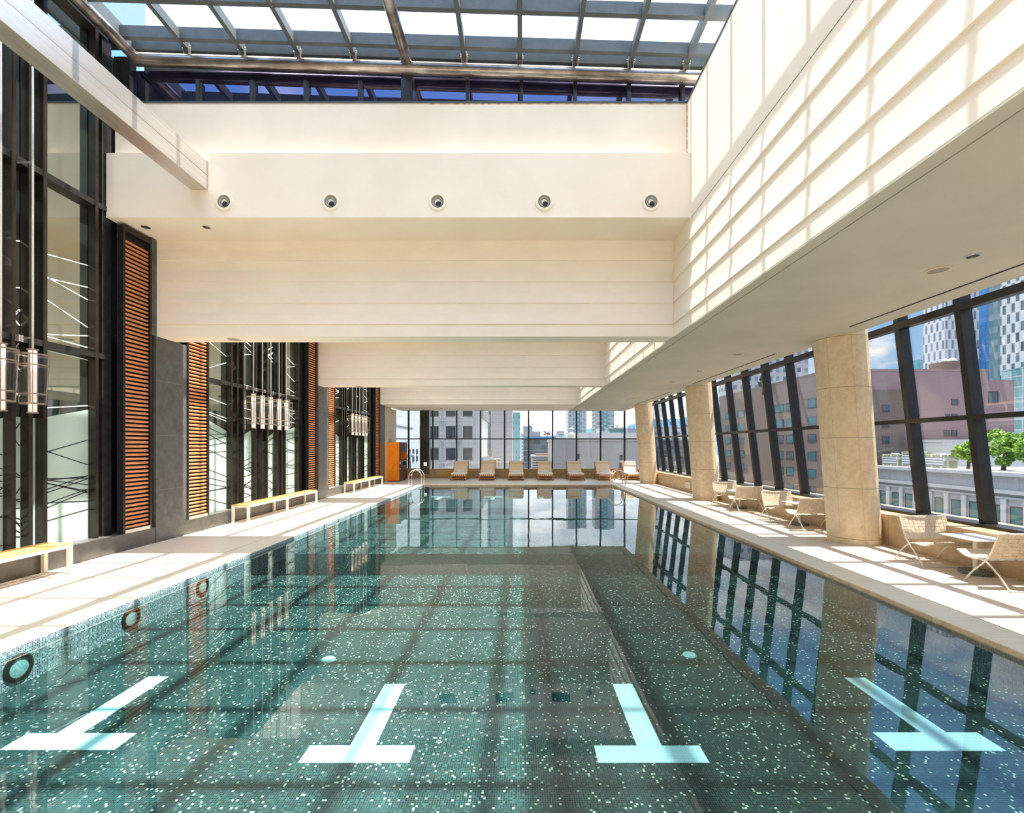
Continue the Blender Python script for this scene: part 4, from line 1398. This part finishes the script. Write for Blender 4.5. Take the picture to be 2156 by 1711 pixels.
# pool ladders
def ladder():
    o = empty('pool_ladder', (0, 0, 0))
    hoops = []
    for y in (0.0, 0.52):
        pts = [(0.29, y, -0.36), (0.29, y, 0.45)]
        for q in range(1, 12):
            t = math.pi * q / 12
            pts.append((0.29 * math.cos(t), y, 0.45 + 0.30 * math.sin(t)))
        pts += [(-0.29, y, 0.45), (-0.29, y, 0.0)]
        MB().tube(pts, 0.02, 12).build('handrail', MAT['chrome'], o, smooth_=True)
        MB().lathe([(0.0001, 0.012), (0.045, 0.012), (0.05, 0)], 20, c=(-0.29, y, 0)).build('flange', MAT['chrome'], o, smooth_=True)
    MB().box(0.24, 0.33, 0.02, 0.50, -0.25, -0.225).build('tread', MAT['chrome'], o)
    return o


ld = ladder()
ld.location = (-4.74, 20.72, 0.0)
tag(ld, 'polished steel grab rail ladder at the far left pool corner', 'pool ladder', 'pool ladders')
l2 = copy_tree(ld)
l2.location = (4.45, 20.95, 0.0)
l2.rotation_euler = (0, 0, R(180))
tag(l2, 'polished steel grab rail ladder at the far right pool corner', 'pool ladder', 'pool ladders')


# ------------------------------------------------------------------ the city outside
def P(px, Y):
    return (px - VX) * Y / F_PX


def Z(py, Y):
    return EYE + (VY - py) * Y / F_PX


def tower(name, lab, x0, x1, y0, y1, z0, z1, mat, cat='building', roof=True):
    o = empty(name, ((x0 + x1) / 2, (y0 + y1) / 2, z0))
    tag(o, lab, cat)
    cx_, cy_ = (x0 + x1) / 2, (y0 + y1) / 2
    zb_ = z1 - z0 - (0.4 if roof else 0)
    MB().box(x0 - cx_, x1 - cx_, y0 - cy_, y1 - cy_, 0, zb_).build('facade', mat, o)
    if roof:
        MB().box(x0 - cx_ - 0.1, x1 - cx_ + 0.1, y0 - cy_ - 0.1, y1 - cy_ + 0.1, zb_, zb_ + 0.4).build('parapet', mat, o)
    o['cx'], o['cy'], o['z0'] = cx_, cy_, z0
    return o


def part(o, mb, name, mat):
    """mb in world coordinates -> child of o"""
    cx_, cy_, z0 = o['cx'], o['cy'], o['z0']
    mb.v = [(a - cx_, b - cy_, c - z0) for a, b, c in mb.v]
    return mb.build(name, mat, o)


def window(o, face, a0, a1, z0, z1, axis, pane='dark_pane', t=0.12, cross=True):
    """one window: frame part with its pane as sub-part. axis 'y': facing -Y at Y=face, spans X; axis 'x': facing -X at X=face, spans Y"""
    cx_, cy_, zb = o['cx'], o['cy'], o['z0']

    def bx(m_, u0, u1, w0, w1, d0, d1):
        if axis == 'y':
            m_.box(u0 - cx_, u1 - cx_, face - d1 - cy_, face - d0 - cy_, w0 - zb, w1 - zb)
        else:
            m_.box(face - d1 - cx_, face - d0 - cx_, u0 - cy_, u1 - cy_, w0 - zb, w1 - zb)
    f = MB()
    bx(f, a0, a1, z0, z0 + t, 0, 0.10)
    bx(f, a0, a1, z1 - t, z1, 0, 0.10)
    bx(f, a0, a0 + t, z0 + t, z1 - t, 0, 0.10)
    bx(f, a1 - t, a1, z0 + t, z1 - t, 0, 0.10)
    if cross:
        zc = z0 + (z1 - z0) * 0.28
        bx(f, a0 + t, a1 - t, zc, zc + t * 0.7, 0, 0.09)
        bx(f, (a0 + a1) / 2 - t / 3, (a0 + a1) / 2 + t / 3, z0 + t, zc, 0, 0.09)
    fo = f.build('window', FA['win_frame'], o)
    p = MB()
    bx(p, a0 + t * 0.8, a1 - t * 0.8, z0 + t * 0.8, z1 - t * 0.8, 0, 0.05)
    p.build('pane', FA[pane], fo)


GZ = -45.0
tag(MB().box(-900, 1500, -60, 4000, -0.5, 0).build('street_ground', FA['street'], loc=(0, 0, GZ)), 'city ground far below the terrace', kind='structure')

# pale wall close on the left
pw_ = tower('office_block', 'pale grey panelled building close behind the far left windows', -32, -10.4, 37, 47.5, GZ, 22, FA['pale_wall'])
st = MB()
for z in (3.6, 1.0 + 0.0, -0.8):
    st.box(-10.42, -10.32, 37.0, 44.5, z, z + 0.14)
part(pw_, st, 'ledge', FA['stone_white'])
ww = MB()
for yc in (42.6, 44.2, 45.8):
    for z in (0.35, 1.05):
        ww.box(-10.40, -10.33, yc, yc + 0.6, z, z + 0.5)
        
part(pw_, ww, 'ribbon_window', FA['dark_pane'])

# octagonal panel facade
Yo = 75.0
oc = tower('office_block', 'white office block with octagonal framed windows', P(840, Yo) - 4, P(1010.5, Yo), Yo, Yo + 17, GZ, 34, FA['octagon'])
cols_ = [P(c, Yo) for c in (913.5 - 35.6, 913.5, 949.2, 984.8)]
for xc in cols_:
    for r_ in range(-2, 3):
        zb = Z(967.8, Yo) + 3.57 * r_
        window(oc, Yo, xc - 0.76, xc + 0.76, zb, zb + 1.95, 'y')
jt = MB()
for xc in cols_:
    for r_ in range(-2, 3):
        zb = Z(967.8, Yo) + 3.57 * r_
        zt = zb + 1.95
        for sx in (-1, 1):
            jt.bar((xc + sx * 0.76, Yo - 0.01, zt), (xc + sx * 1.28, Yo - 0.01, zt + 0.75), 0.05, 0.06, up=(0, 1, 0))
            jt.bar((xc + sx * 0.76, Yo - 0.01, zb), (xc + sx * 1.28, Yo - 0.01, zb - 0.75), 0.05, 0.06, up=(0, 1, 0))
            jt.box(xc + sx * 1.28 - 0.03, xc + sx * 1.28 + 0.03, Yo - 0.03, Yo, zb - 0.8, zt + 0.8)
        jt.box(xc - 1.4, xc + 1.4, Yo - 0.03, Yo, zt + 0.78, zt + 0.83)
part(oc, jt, 'panel_joint', FA['grey_block'])
cr_ = MB()
for i in range(9):
    cr_.box(P(1010.5, Yo) - 0.0, P(1010.5, Yo) + 0.5, Yo + 0.5 + i * 1.9, Yo + 1.1 + i * 1.9, 6.6, 8.2)
    cr_.box(P(1010.5, Yo) - 0.0, P(1010.5, Yo) + 0.5, Yo + 0.5 + i * 1.9, Yo + 1.1 + i * 1.9, -1.6, 0)
part(oc, cr_, 'bracket', FA['stone_white'])

Yt = 140.0
t1 = tower('stripe_clad_tower', 'taupe tower with fine horizontal stripes behind the white block', P(1033, Yt), P(1079, Yt), Yt, Yt + 12, GZ, 40, FA['striped'])
tower('glass_stair_tower', 'narrow dark glass strip beside the striped tower', P(1026.5, Yt + 2), P(1031.3, Yt + 2), Yt + 1.9, Yt + 11, GZ, 40, FA['dark_strip'])
# terrace plant in front of tower
Yp = 80.0
tp = tower('rooftop_plant_room', 'white rooftop plant enclosure low behind the loungers', P(1028, Yp), P(1060, Yp), Yp, Yp + 5, GZ, Z(990, Yp), FA['stone_white'])
hv = MB()
hv.box(P(1029, Yp), P(1035, Yp), Yp + 1, Yp + 2, Z(990, Yp), Z(946, Yp))
hv.box(P(1039, Yp), P(1044, Yp), Yp + 1, Yp + 2, Z(990, Yp), Z(966, Yp))
hv.box(P(1046, Yp), P(1051, Yp), Yp + 1, Yp + 2, Z(990, Yp), Z(965, Yp))
part(tp, hv, 'vent_stack', FA['hvac'])
Yg = 260.0
tower('teal_glass_tower', 'slim teal gridded glass tower', P(1079, Yg), P(1095, Yg), Yg, Yg + 9, GZ, Z(868, Yg), FA['teal_tower'])
tower('apartment_slab', 'small cream block beyond the teal tower', P(1096, 420), P(1104, 420), 420, 430, GZ, Z(912, 420), FA['white_green'])
Yh = 220.0
g1 = tower('grey_block', 'grey stepped block above the blue topped office', P(1102, Yh), P(1121, Yh), Yh, Yh + 16, GZ, Z(897, Yh), FA['grey_block'])
part(g1, MB().box(P(1121, Yh), P(1138, Yh), Yh + 1, Yh + 14, GZ, Z(908, Yh)), 'lower_wing', FA['grey_block'])
part(g1, MB().box(P(1115, Yh), P(1118, Yh), Yh + 4, Yh + 6, Z(897, Yh), Z(894, Yh)), 'roof_mast', FA['grey_block'])
Yb = 100.0
b1 = tower('glass_office', 'dark blue glass office with bright blue roof band', P(1102, Yb), P(1163, Yb), Yb, Yb + 14, GZ, Z(923, Yb), FA['blue_glass'], roof=False)
part(b1, MB().box(P(1105, Yb), P(1171, Yb), Yb - 0.3, Yb + 14.3, Z(923, Yb), Z(918.5, Yb)), 'roof_band', FA['blue_band'])
Yl = 74.0
l1 = tower('louvred_building', 'silver louvred roof block low in front of the blue office', P(1121, Yl), P(1164, Yl), Yl, Yl + 9, GZ, Z(959, Yl), FA['louvred'])
part(l1, MB().box(P(1129, Yl), P(1160, Yl), Yl + 0.5, Yl + 6, Z(959, Yl), Z(955.5, Yl)), 'planter', FA['brown_planter'])
Yw = 60.0
gw = tower('grey_gable_building', 'wide plain grey building filling the far right windows', P(1165, Yw), P(1375, Yw), Yw, Yw + 12, GZ, Z(922, Yw), FA['grey_wall'])
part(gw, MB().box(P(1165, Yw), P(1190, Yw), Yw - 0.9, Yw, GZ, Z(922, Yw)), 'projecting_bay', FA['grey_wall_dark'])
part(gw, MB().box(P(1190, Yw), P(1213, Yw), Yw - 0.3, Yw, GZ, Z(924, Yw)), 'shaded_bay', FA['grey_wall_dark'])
part(gw, MB().box(P(1214, Yw), P(1380, Yw), Yw + 3, Yw + 3.5, Z(922, Yw), Z(909, Yw)), 'roof_wall', FA['stone_white'])
for a, b_, c, d in ((1214, 1220, 956, 966), (1304.5, 1310.5, 957, 968), (1304, 1310, 974, 986), (1214, 1219, 975, 986)):
    window(gw, Yw, P(a, Yw), P(b_, Yw), Z(d, Yw), Z(c, Yw), 'y', cross=False, t=0.05)
cu = empty('roof_cupola', (P(1203.5, Yw + 1), Yw + 1.2, Z(922, Yw)))
tag(cu, 'small white round vent cupola on the grey roof', 'vent')
MB().lathe([(0.5, 0.4), (0.5, 0.5), (0.22, 0.78), (0.14, 0.85), (0.14, 1.15), (0.32, 1.2), (0.34, 1.26), (0.05, 1.5), (0.0001, 1.5)], 20).build('hood', FA['hvac'], cu, smooth_=True)
MB().lathe([(0.5, 0.0), (0.5, 0.4)], 20).build('curb', FA['stone_white'], cu)
ac = empty('air_conditioner', (P(1179.5, Yw + 1), Yw + 1.2, Z(922, Yw)))
tag(ac, 'boxy air conditioning unit on the grey roof', 'air conditioner')
MB().box(-0.48, 0.48, -0.4, 0.4, 0.0, 0.95).build('casing', FA['stone_white'], ac)
MB().box(-0.15, 0.42, -0.42, -0.4, 0.3, 0.85).build('fan_grille', FA['louvred'], ac)
Yr = 400.0
for a, b_, lab in ((1196, 1235, 'left of the twin pink and teal residential towers'), (1253, 1293.5, 'right of the twin pink and teal residential towers')):
    rt_ = tower('residential_tower', lab, P(a, Yr), P(b_, Yr), Yr, Yr + 18, GZ, 70, FA['res_tower'])
    rt_['group'] = 'twin residential towers'
    w3 = (P(b_, Yr) - P(a, Yr)) / 3
    part(rt_, MB().box(P(a, Yr) + w3 * 1.25, P(a, Yr) + w3 * 1.95, Yr - 0.8, Yr, GZ, 70), 'glass_core', FA['res_core'])
Yk = 180.0
wg = tower('white_office', 'low white office with green glass storey below the right tower', P(1266, Yk), P(1300, Yk), Yk, Yk + 12, GZ, Z(901, Yk), FA['white_green'])
part(wg, MB().box(P(1284, Yk), P(1313, Yk), Yk - 1, Yk + 9, Z(913, Yk), Z(904, Yk)), 'green_storey', FA['green_glass'])
part(wg, MB().box(P(1286, Yk), P(1311, Yk), Yk - 1.5, Yk + 9, Z(904, Yk), Z(900, Yk)), 'roof_canopy', FA['stone_white'])
part(wg, MB().lathe([(0.0001, 0.6), (1.4, 0.5), (0.2, 0.2), (0.2, -1.0)], 20, c=(P(1303, Yk), Yk + 3, Z(897.5, Yk))), 'dish', FA['grey_block'])
tower('grey_block', 'small grey block before the blue mountain', P(1322, 300), P(1356, 300), 300, 312, GZ, Z(902, 300), FA['grey_block'])
tower('teal_low_building', 'low building with a teal glass band at the far right', P(1318, 150), P(1352, 150), 150, 158, GZ, Z(914, 150), FA['green_glass'])
# buildings seen between the farthest and middle columns
tower('white_office', 'pale low office between the two far columns', P(1378, 240), P(1462, 240), 240, 252, GZ, Z(899, 240), FA['white_green'])
tower('dark_glass_office', 'dark glass office low behind the right mullions', P(1380, 120), P(1455, 120), 120, 130, GZ, Z(925, 120), FA['blue_glass'])

# mountains
ridge = [(200, 930), (600, 926), (900, 922), (1100, 921), (1160, 917), (1200, 911), (1225, 906), (1245, 901), (1262, 906), (1290, 911), (1312, 903), (1330, 893), (1348, 889),
         (1366, 884), (1384, 881), (1398, 885), (1412, 879), (1428, 882), (1444, 877), (1470, 884), (1520, 893), (1600, 905), (1800, 915), (2300, 925)]
mt = MB()
Ym = 3000.0
rr = random.Random(3)
rows = []
for d, s_ in ((-500, 0.0), (-250, 0.55), (0, 1.0), (300, 0.6), (600, 0.0)):
    row = []
    for i in range(len(ridge) * 4 - 3):
        a = ridge[i // 4]
        b_ = ridge[min(i // 4 + 1, len(ridge) - 1)]
        f = (i % 4) / 4
        px, py = a[0] + (b_[0] - a[0]) * f, a[1] + (b_[1] - a[1]) * f
        h = (Z(py + rr.uniform(-0.7, 0.7), Ym) - GZ) * s_ * (1 if s_ == 1 else rr.uniform(0.8, 1.1))
        row.append((P(px, Ym), Ym + d, GZ + h))
    rows.append(row)
n = len(rows[0])
for row in rows:
    mt.v += row
for q in range(len(rows) - 1):
    for i in range(n - 1):
        mt.f.append((q * n + i, q * n + i + 1, (q + 1) * n + i + 1, (q + 1) * n + i)); mt.m.append(0)
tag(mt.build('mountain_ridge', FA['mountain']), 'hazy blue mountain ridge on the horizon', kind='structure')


# right-hand buildings
def Sx(px, Y):
    return P(px, Y)


br = tower('granite_office', 'brown and pink granite building with small windows seen through the right windows', 60, 90.4, 88, 136, GZ, Z(777, 88), FA['pink'])
part(br, MB().box(59.6, 74, 87.6, 136.2, GZ, Z(822, 88)), 'window_wing', FA['brown'])
part(br, MB().box(59.7, 61.0, 88.2, 136.1, Z(822, 88), Z(777, 88)), 'set_back_wall', FA['brown'])
part(br, MB().box(90.4, 96.0, 88.5, 120, GZ, Z(799, 88)), 'side_wing', FA['pink'])
part(br, MB().lathe([(2.7, 0), (2.7, 2.2), (0.0001, 2.2)], 24, c=(Sx(2011, 92), 94, Z(777, 88))), 'roof_drum', FA['brown'])
part(br, MB().lathe([(0.0001, 1.0), (0.5, 0.8), (0.7, 0.4), (0.5, 0)], 14, c=(Sx(2016, 92) - 0.6, 94, Z(777, 88) + 2.2)).lathe([(0.0001, 1.2), (0.5, 1.0), (0.7, 0.5), (0.5, 0)], 14, c=(Sx(2016, 92) + 0.8, 94, Z(777, 88) + 2.2)), 'roof_ventilator', FA['hvac'])
FX = 59.6
for (ya, yb) in ((128.8, 131.9), (121.0, 124.6), (103.0, 106.5), (99.2, 101.8), (91.6, 94.2)):
    for r_ in range(6):
        zt = Z(851 + 32.6 * r_, 105)
        window(br, FX, ya, yb, zt - 1.9, zt, 'x', pane='teal_pane' if (r_ + int(ya)) % 3 else 'dark_pane', cross=False)
for r_ in range(5):
    zt = Z(852 + 33 * r_, 88)
    window(br, 87.6, Sx(1854, 88), Sx(1869, 88), zt - 1.45, zt, 'y', cross=True)
for a, b_, c, d in ((2003, 2017, 840, 853), (1990, 1999, 871, 880), (2003, 2016, 871, 880), (1987, 1999, 905, 918), (2002, 2015, 905, 918), (2085, 2107, 823, 848), (2085, 2104, 905, 918)):
    window(br, 88 if a < 2060 else 88.5, Sx(a, 88), Sx(b_, 88), Z(d, 88), Z(c, 88), 'y', cross=False)

# white classical block below
wx, wy0, wy1 = 66.0, 28.0, 85.0
zt_ = EYE - 66 / 19.0
wb = tower('classical_building', 'low white stone building with tall windows and cornice below right', wx, wx + 30, wy0, wy1, GZ, zt_ - 0.4, FA['stone_white'], roof=False)
co = MB()
co.box(wx - 0.9, wx + 30, wy0, wy1, zt_ - 0.5, zt_)
co.box(wx - 0.6, wx, wy0, wy1, zt_ - 2.9, zt_ - 2.4)
co.box(wx - 0.35, wx, wy0, wy1, zt_ - 3.6, zt_ - 3.3)
part(wb, co, 'cornice', FA['stone_white'])
for i in range(20):
    y = wy0 + 1.2 + i * 2.78
    window(wb, wx, y, y + 1.55, zt_ - 9.6, zt_ - 4.5, 'x', pane='teal_pane', t=0.12)
    part(wb, MB().box(wx - 0.3, wx, y + 1.78, y + 2.55, GZ + 20, zt_ - 3.6), 'pilaster', FA['stone_white'])
tower('rooftop_house', 'white stone rooftop building behind the garden trees', 73.8, 97, 79.5, 85.5, zt_ + 0.01, Z(925, 80), FA['stone_white'])


def hvac(x, y, z, w, d, h, lab):
    o = empty('air_conditioner', (x, y, z))
    tag(o, lab, 'air conditioner', 'rooftop air conditioners')
    MB().box(-w / 2, w / 2, -d / 2, d / 2, 0, h).build('casing', FA['hvac'], o)
    MB().box(-w / 2 - 0.05, -w / 2, -d / 2 + 0.2, d / 2 - 0.2, 0.3, h - 0.4).build('coil', FA['louvred'], o)
    MB().lathe([(0.0001, h + 0.25), (0.55, h + 0.25), (0.6, h)], 18).build('fan_hood', FA['grey_block'], o)


hvac(68.4, 83.0, zt_, 2.2, 3.4, 2.1, 'tan grilled air conditioner on the white roof, left')
hvac(68.9, 79.2, zt_, 2.2, 3.4, 2.6, 'pale air conditioner on the white roof, middle')
hvac(69.6, 75.3, zt_, 2.2, 3.6, 2.2, 'tan grilled air conditioner on the white roof, right')


def tree(name, lab, x, y, z, h, w, mat, n=900, conical=False, grp=None, seed=1):
    rd = random.Random(seed)
    o = empty(name, (x, y, z))
    tag(o, lab, 'tree', grp)
    MB().tube([(0, 0, 0), (0.05 * w, 0, h * 0.4), (0, 0.03 * w, h * 0.8)], [0.05 * h, 0.035 * h, 0.01 * h], 6).build('trunk', FA['bark'], o)
    c = MB()
    clumps = []
    for i in range(26):
        if conical:
            t = rd.random()
            rr_ = w * 0.5 * (1 - t) * rd.uniform(0.5, 1)
            a = rd.uniform(0, 6.28)
            clumps.append((rr_ * math.cos(a), rr_ * math.sin(a), h * (0.15 + 0.83 * t), w * 0.18 * (1.15 - t)))
        else:
            a = rd.uniform(0, 6.28)
            r_ = w * 0.42 * math.sqrt(rd.random())
            clumps.append((r_ * math.cos(a), r_ * math.sin(a), h * rd.uniform(0.22, 0.92) - 0.15 * h * (r_ / w), w * rd.uniform(0.12, 0.2)))
    for i in range(n):
        cl = rd.choice(clumps)
        d = Vector((rd.gauss(0, 1), rd.gauss(0, 1), rd.gauss(0, 0.6)))
        d = d.normalized() * rd.uniform(0.5, 1.0) * cl[3]
        p = Vector((cl[0], cl[1], cl[2])) + d
        s_ = w * 0.042
        a = Vector((rd.uniform(-1, 1), rd.uniform(-1, 1), rd.uniform(-0.6, 0.6))).normalized() * s_
        b_ = a.cross(Vector((rd.uniform(-1, 1), rd.uniform(-1, 1), rd.uniform(-1, 1)))).normalized() * s_ * 0.8
        c.add([p - a, p - b_, p + a, p + b_], [(0, 1, 2, 3)])
    c.build('crown', mat, o)
    return o


tree('garden_tree', 'round bright green tree on the white roof, leftmost', 70.2, 71.35, zt_ + 0.03, 4.8, 3.6, FA['leaf'], 4200, grp='roof garden trees', seed=2)
tree('garden_tree', 'tallest bright green tree on the white roof, right of the mullion', 71.0, 66.9, zt_ + 0.03, 6.2, 4.8, FA['leaf'], 4200, grp='roof garden trees', seed=3)
tree('garden_tree', 'broad bright green tree at the right edge of the photo', 71.0, 61.6, zt_ + 0.03, 5.4, 5.2, FA['leaf'], 4200, grp='roof garden trees', seed=4)
tree('garden_tree', 'bright green tree partly past the right edge of the photo', 72.5, 56.4, zt_ + 0.03, 5.6, 5.0, FA['leaf'], 4200, grp='roof garden trees', seed=5)
tree('roof_conifer', 'pointed dark green conifer on the brown granite roof', P(1606, 110), 110, Z(826, 110) - 0.6, 5.6, 3.4, FA['leaf_dark'], 1200, conical=True, seed=6)
tree('red_leaf_tree', 'small red leaved tree on the blue banded roof', P(1152, 101), 101, Z(918.5, 101) + 0.06, 1.3, 1.8, FA['leaf_red'], 500, seed=8)

tower('hotel_tower', 'grey tower with dark windows behind the brown building', P(1513, 192), P(1702, 180), 180, 192, GZ, 43, FA['grey_tower'])
tl = tower('glass_hall', 'teal glass building with rooftop screen beside the nearest column', P(1790, 262), P(1911, 262), 262, 280, GZ, Z(793, 262), FA['teal_low'], roof=False)
part(tl, MB().box(P(1790, 262), P(1911, 262), 262, 263, Z(793, 262), Z(779, 262)), 'roof_screen', FA['teal_screen'])
lo = MB()
for i, (a, c) in enumerate(((1870.5, 789.5), (1873.5, 788.2))):
    lo.box(P(a, 261.6), P(a + 2.2, 261.6), 261.4, 261.9, Z(c + 2.2, 261.6), Z(c, 261.6))
part(tl, lo, 'emblem', mottled('orange_emblem', (0.7, 0.25, 0.05), (0.75, 0.3, 0.06), 1, 0.5, bstr=0))
ck = tower('checkered_tower', 'tall white tower with staggered slot windows', P(1944, 232), P(2061, 220), 220, 232, GZ, 90, FA['checker'])
tower('blue_glass_tower', 'narrow vivid blue glass tower beside the slot window tower', P(2060, 230), P(2083, 226), 226, 230, GZ, 86, FA['blue_slab'])
tower('teal_glass_tower', 'narrow grey teal glass slab right of the blue tower', P(2082, 216), P(2108, 212), 212, 216, GZ, 84, FA['teal_slab'])
tower('checkered_tower', 'slot window tower at the right edge of the photo', P(2106, 163), P(2330, 152), 152, 163, GZ, 66, FA['checker_near'])
tower('lattice_glass_building', 'green lattice glass building at the right edge below the towers', P(2109, 150), P(2300, 140), 140, 150, GZ, Z(768, 140), FA['lattice'])
tower('small_glass_annex', 'small teal annex left of the slot window tower', P(1931, 250), P(1944, 250), 250, 262, GZ, Z(757, 250), FA['teal_low'])
# the tower seen through the roof at upper left
tower('pale_glass_tower', 'pale glass tower seen through the skylight at upper left', -60, -19.7, 24.0, 36, GZ, 90, FA['left_tower'])
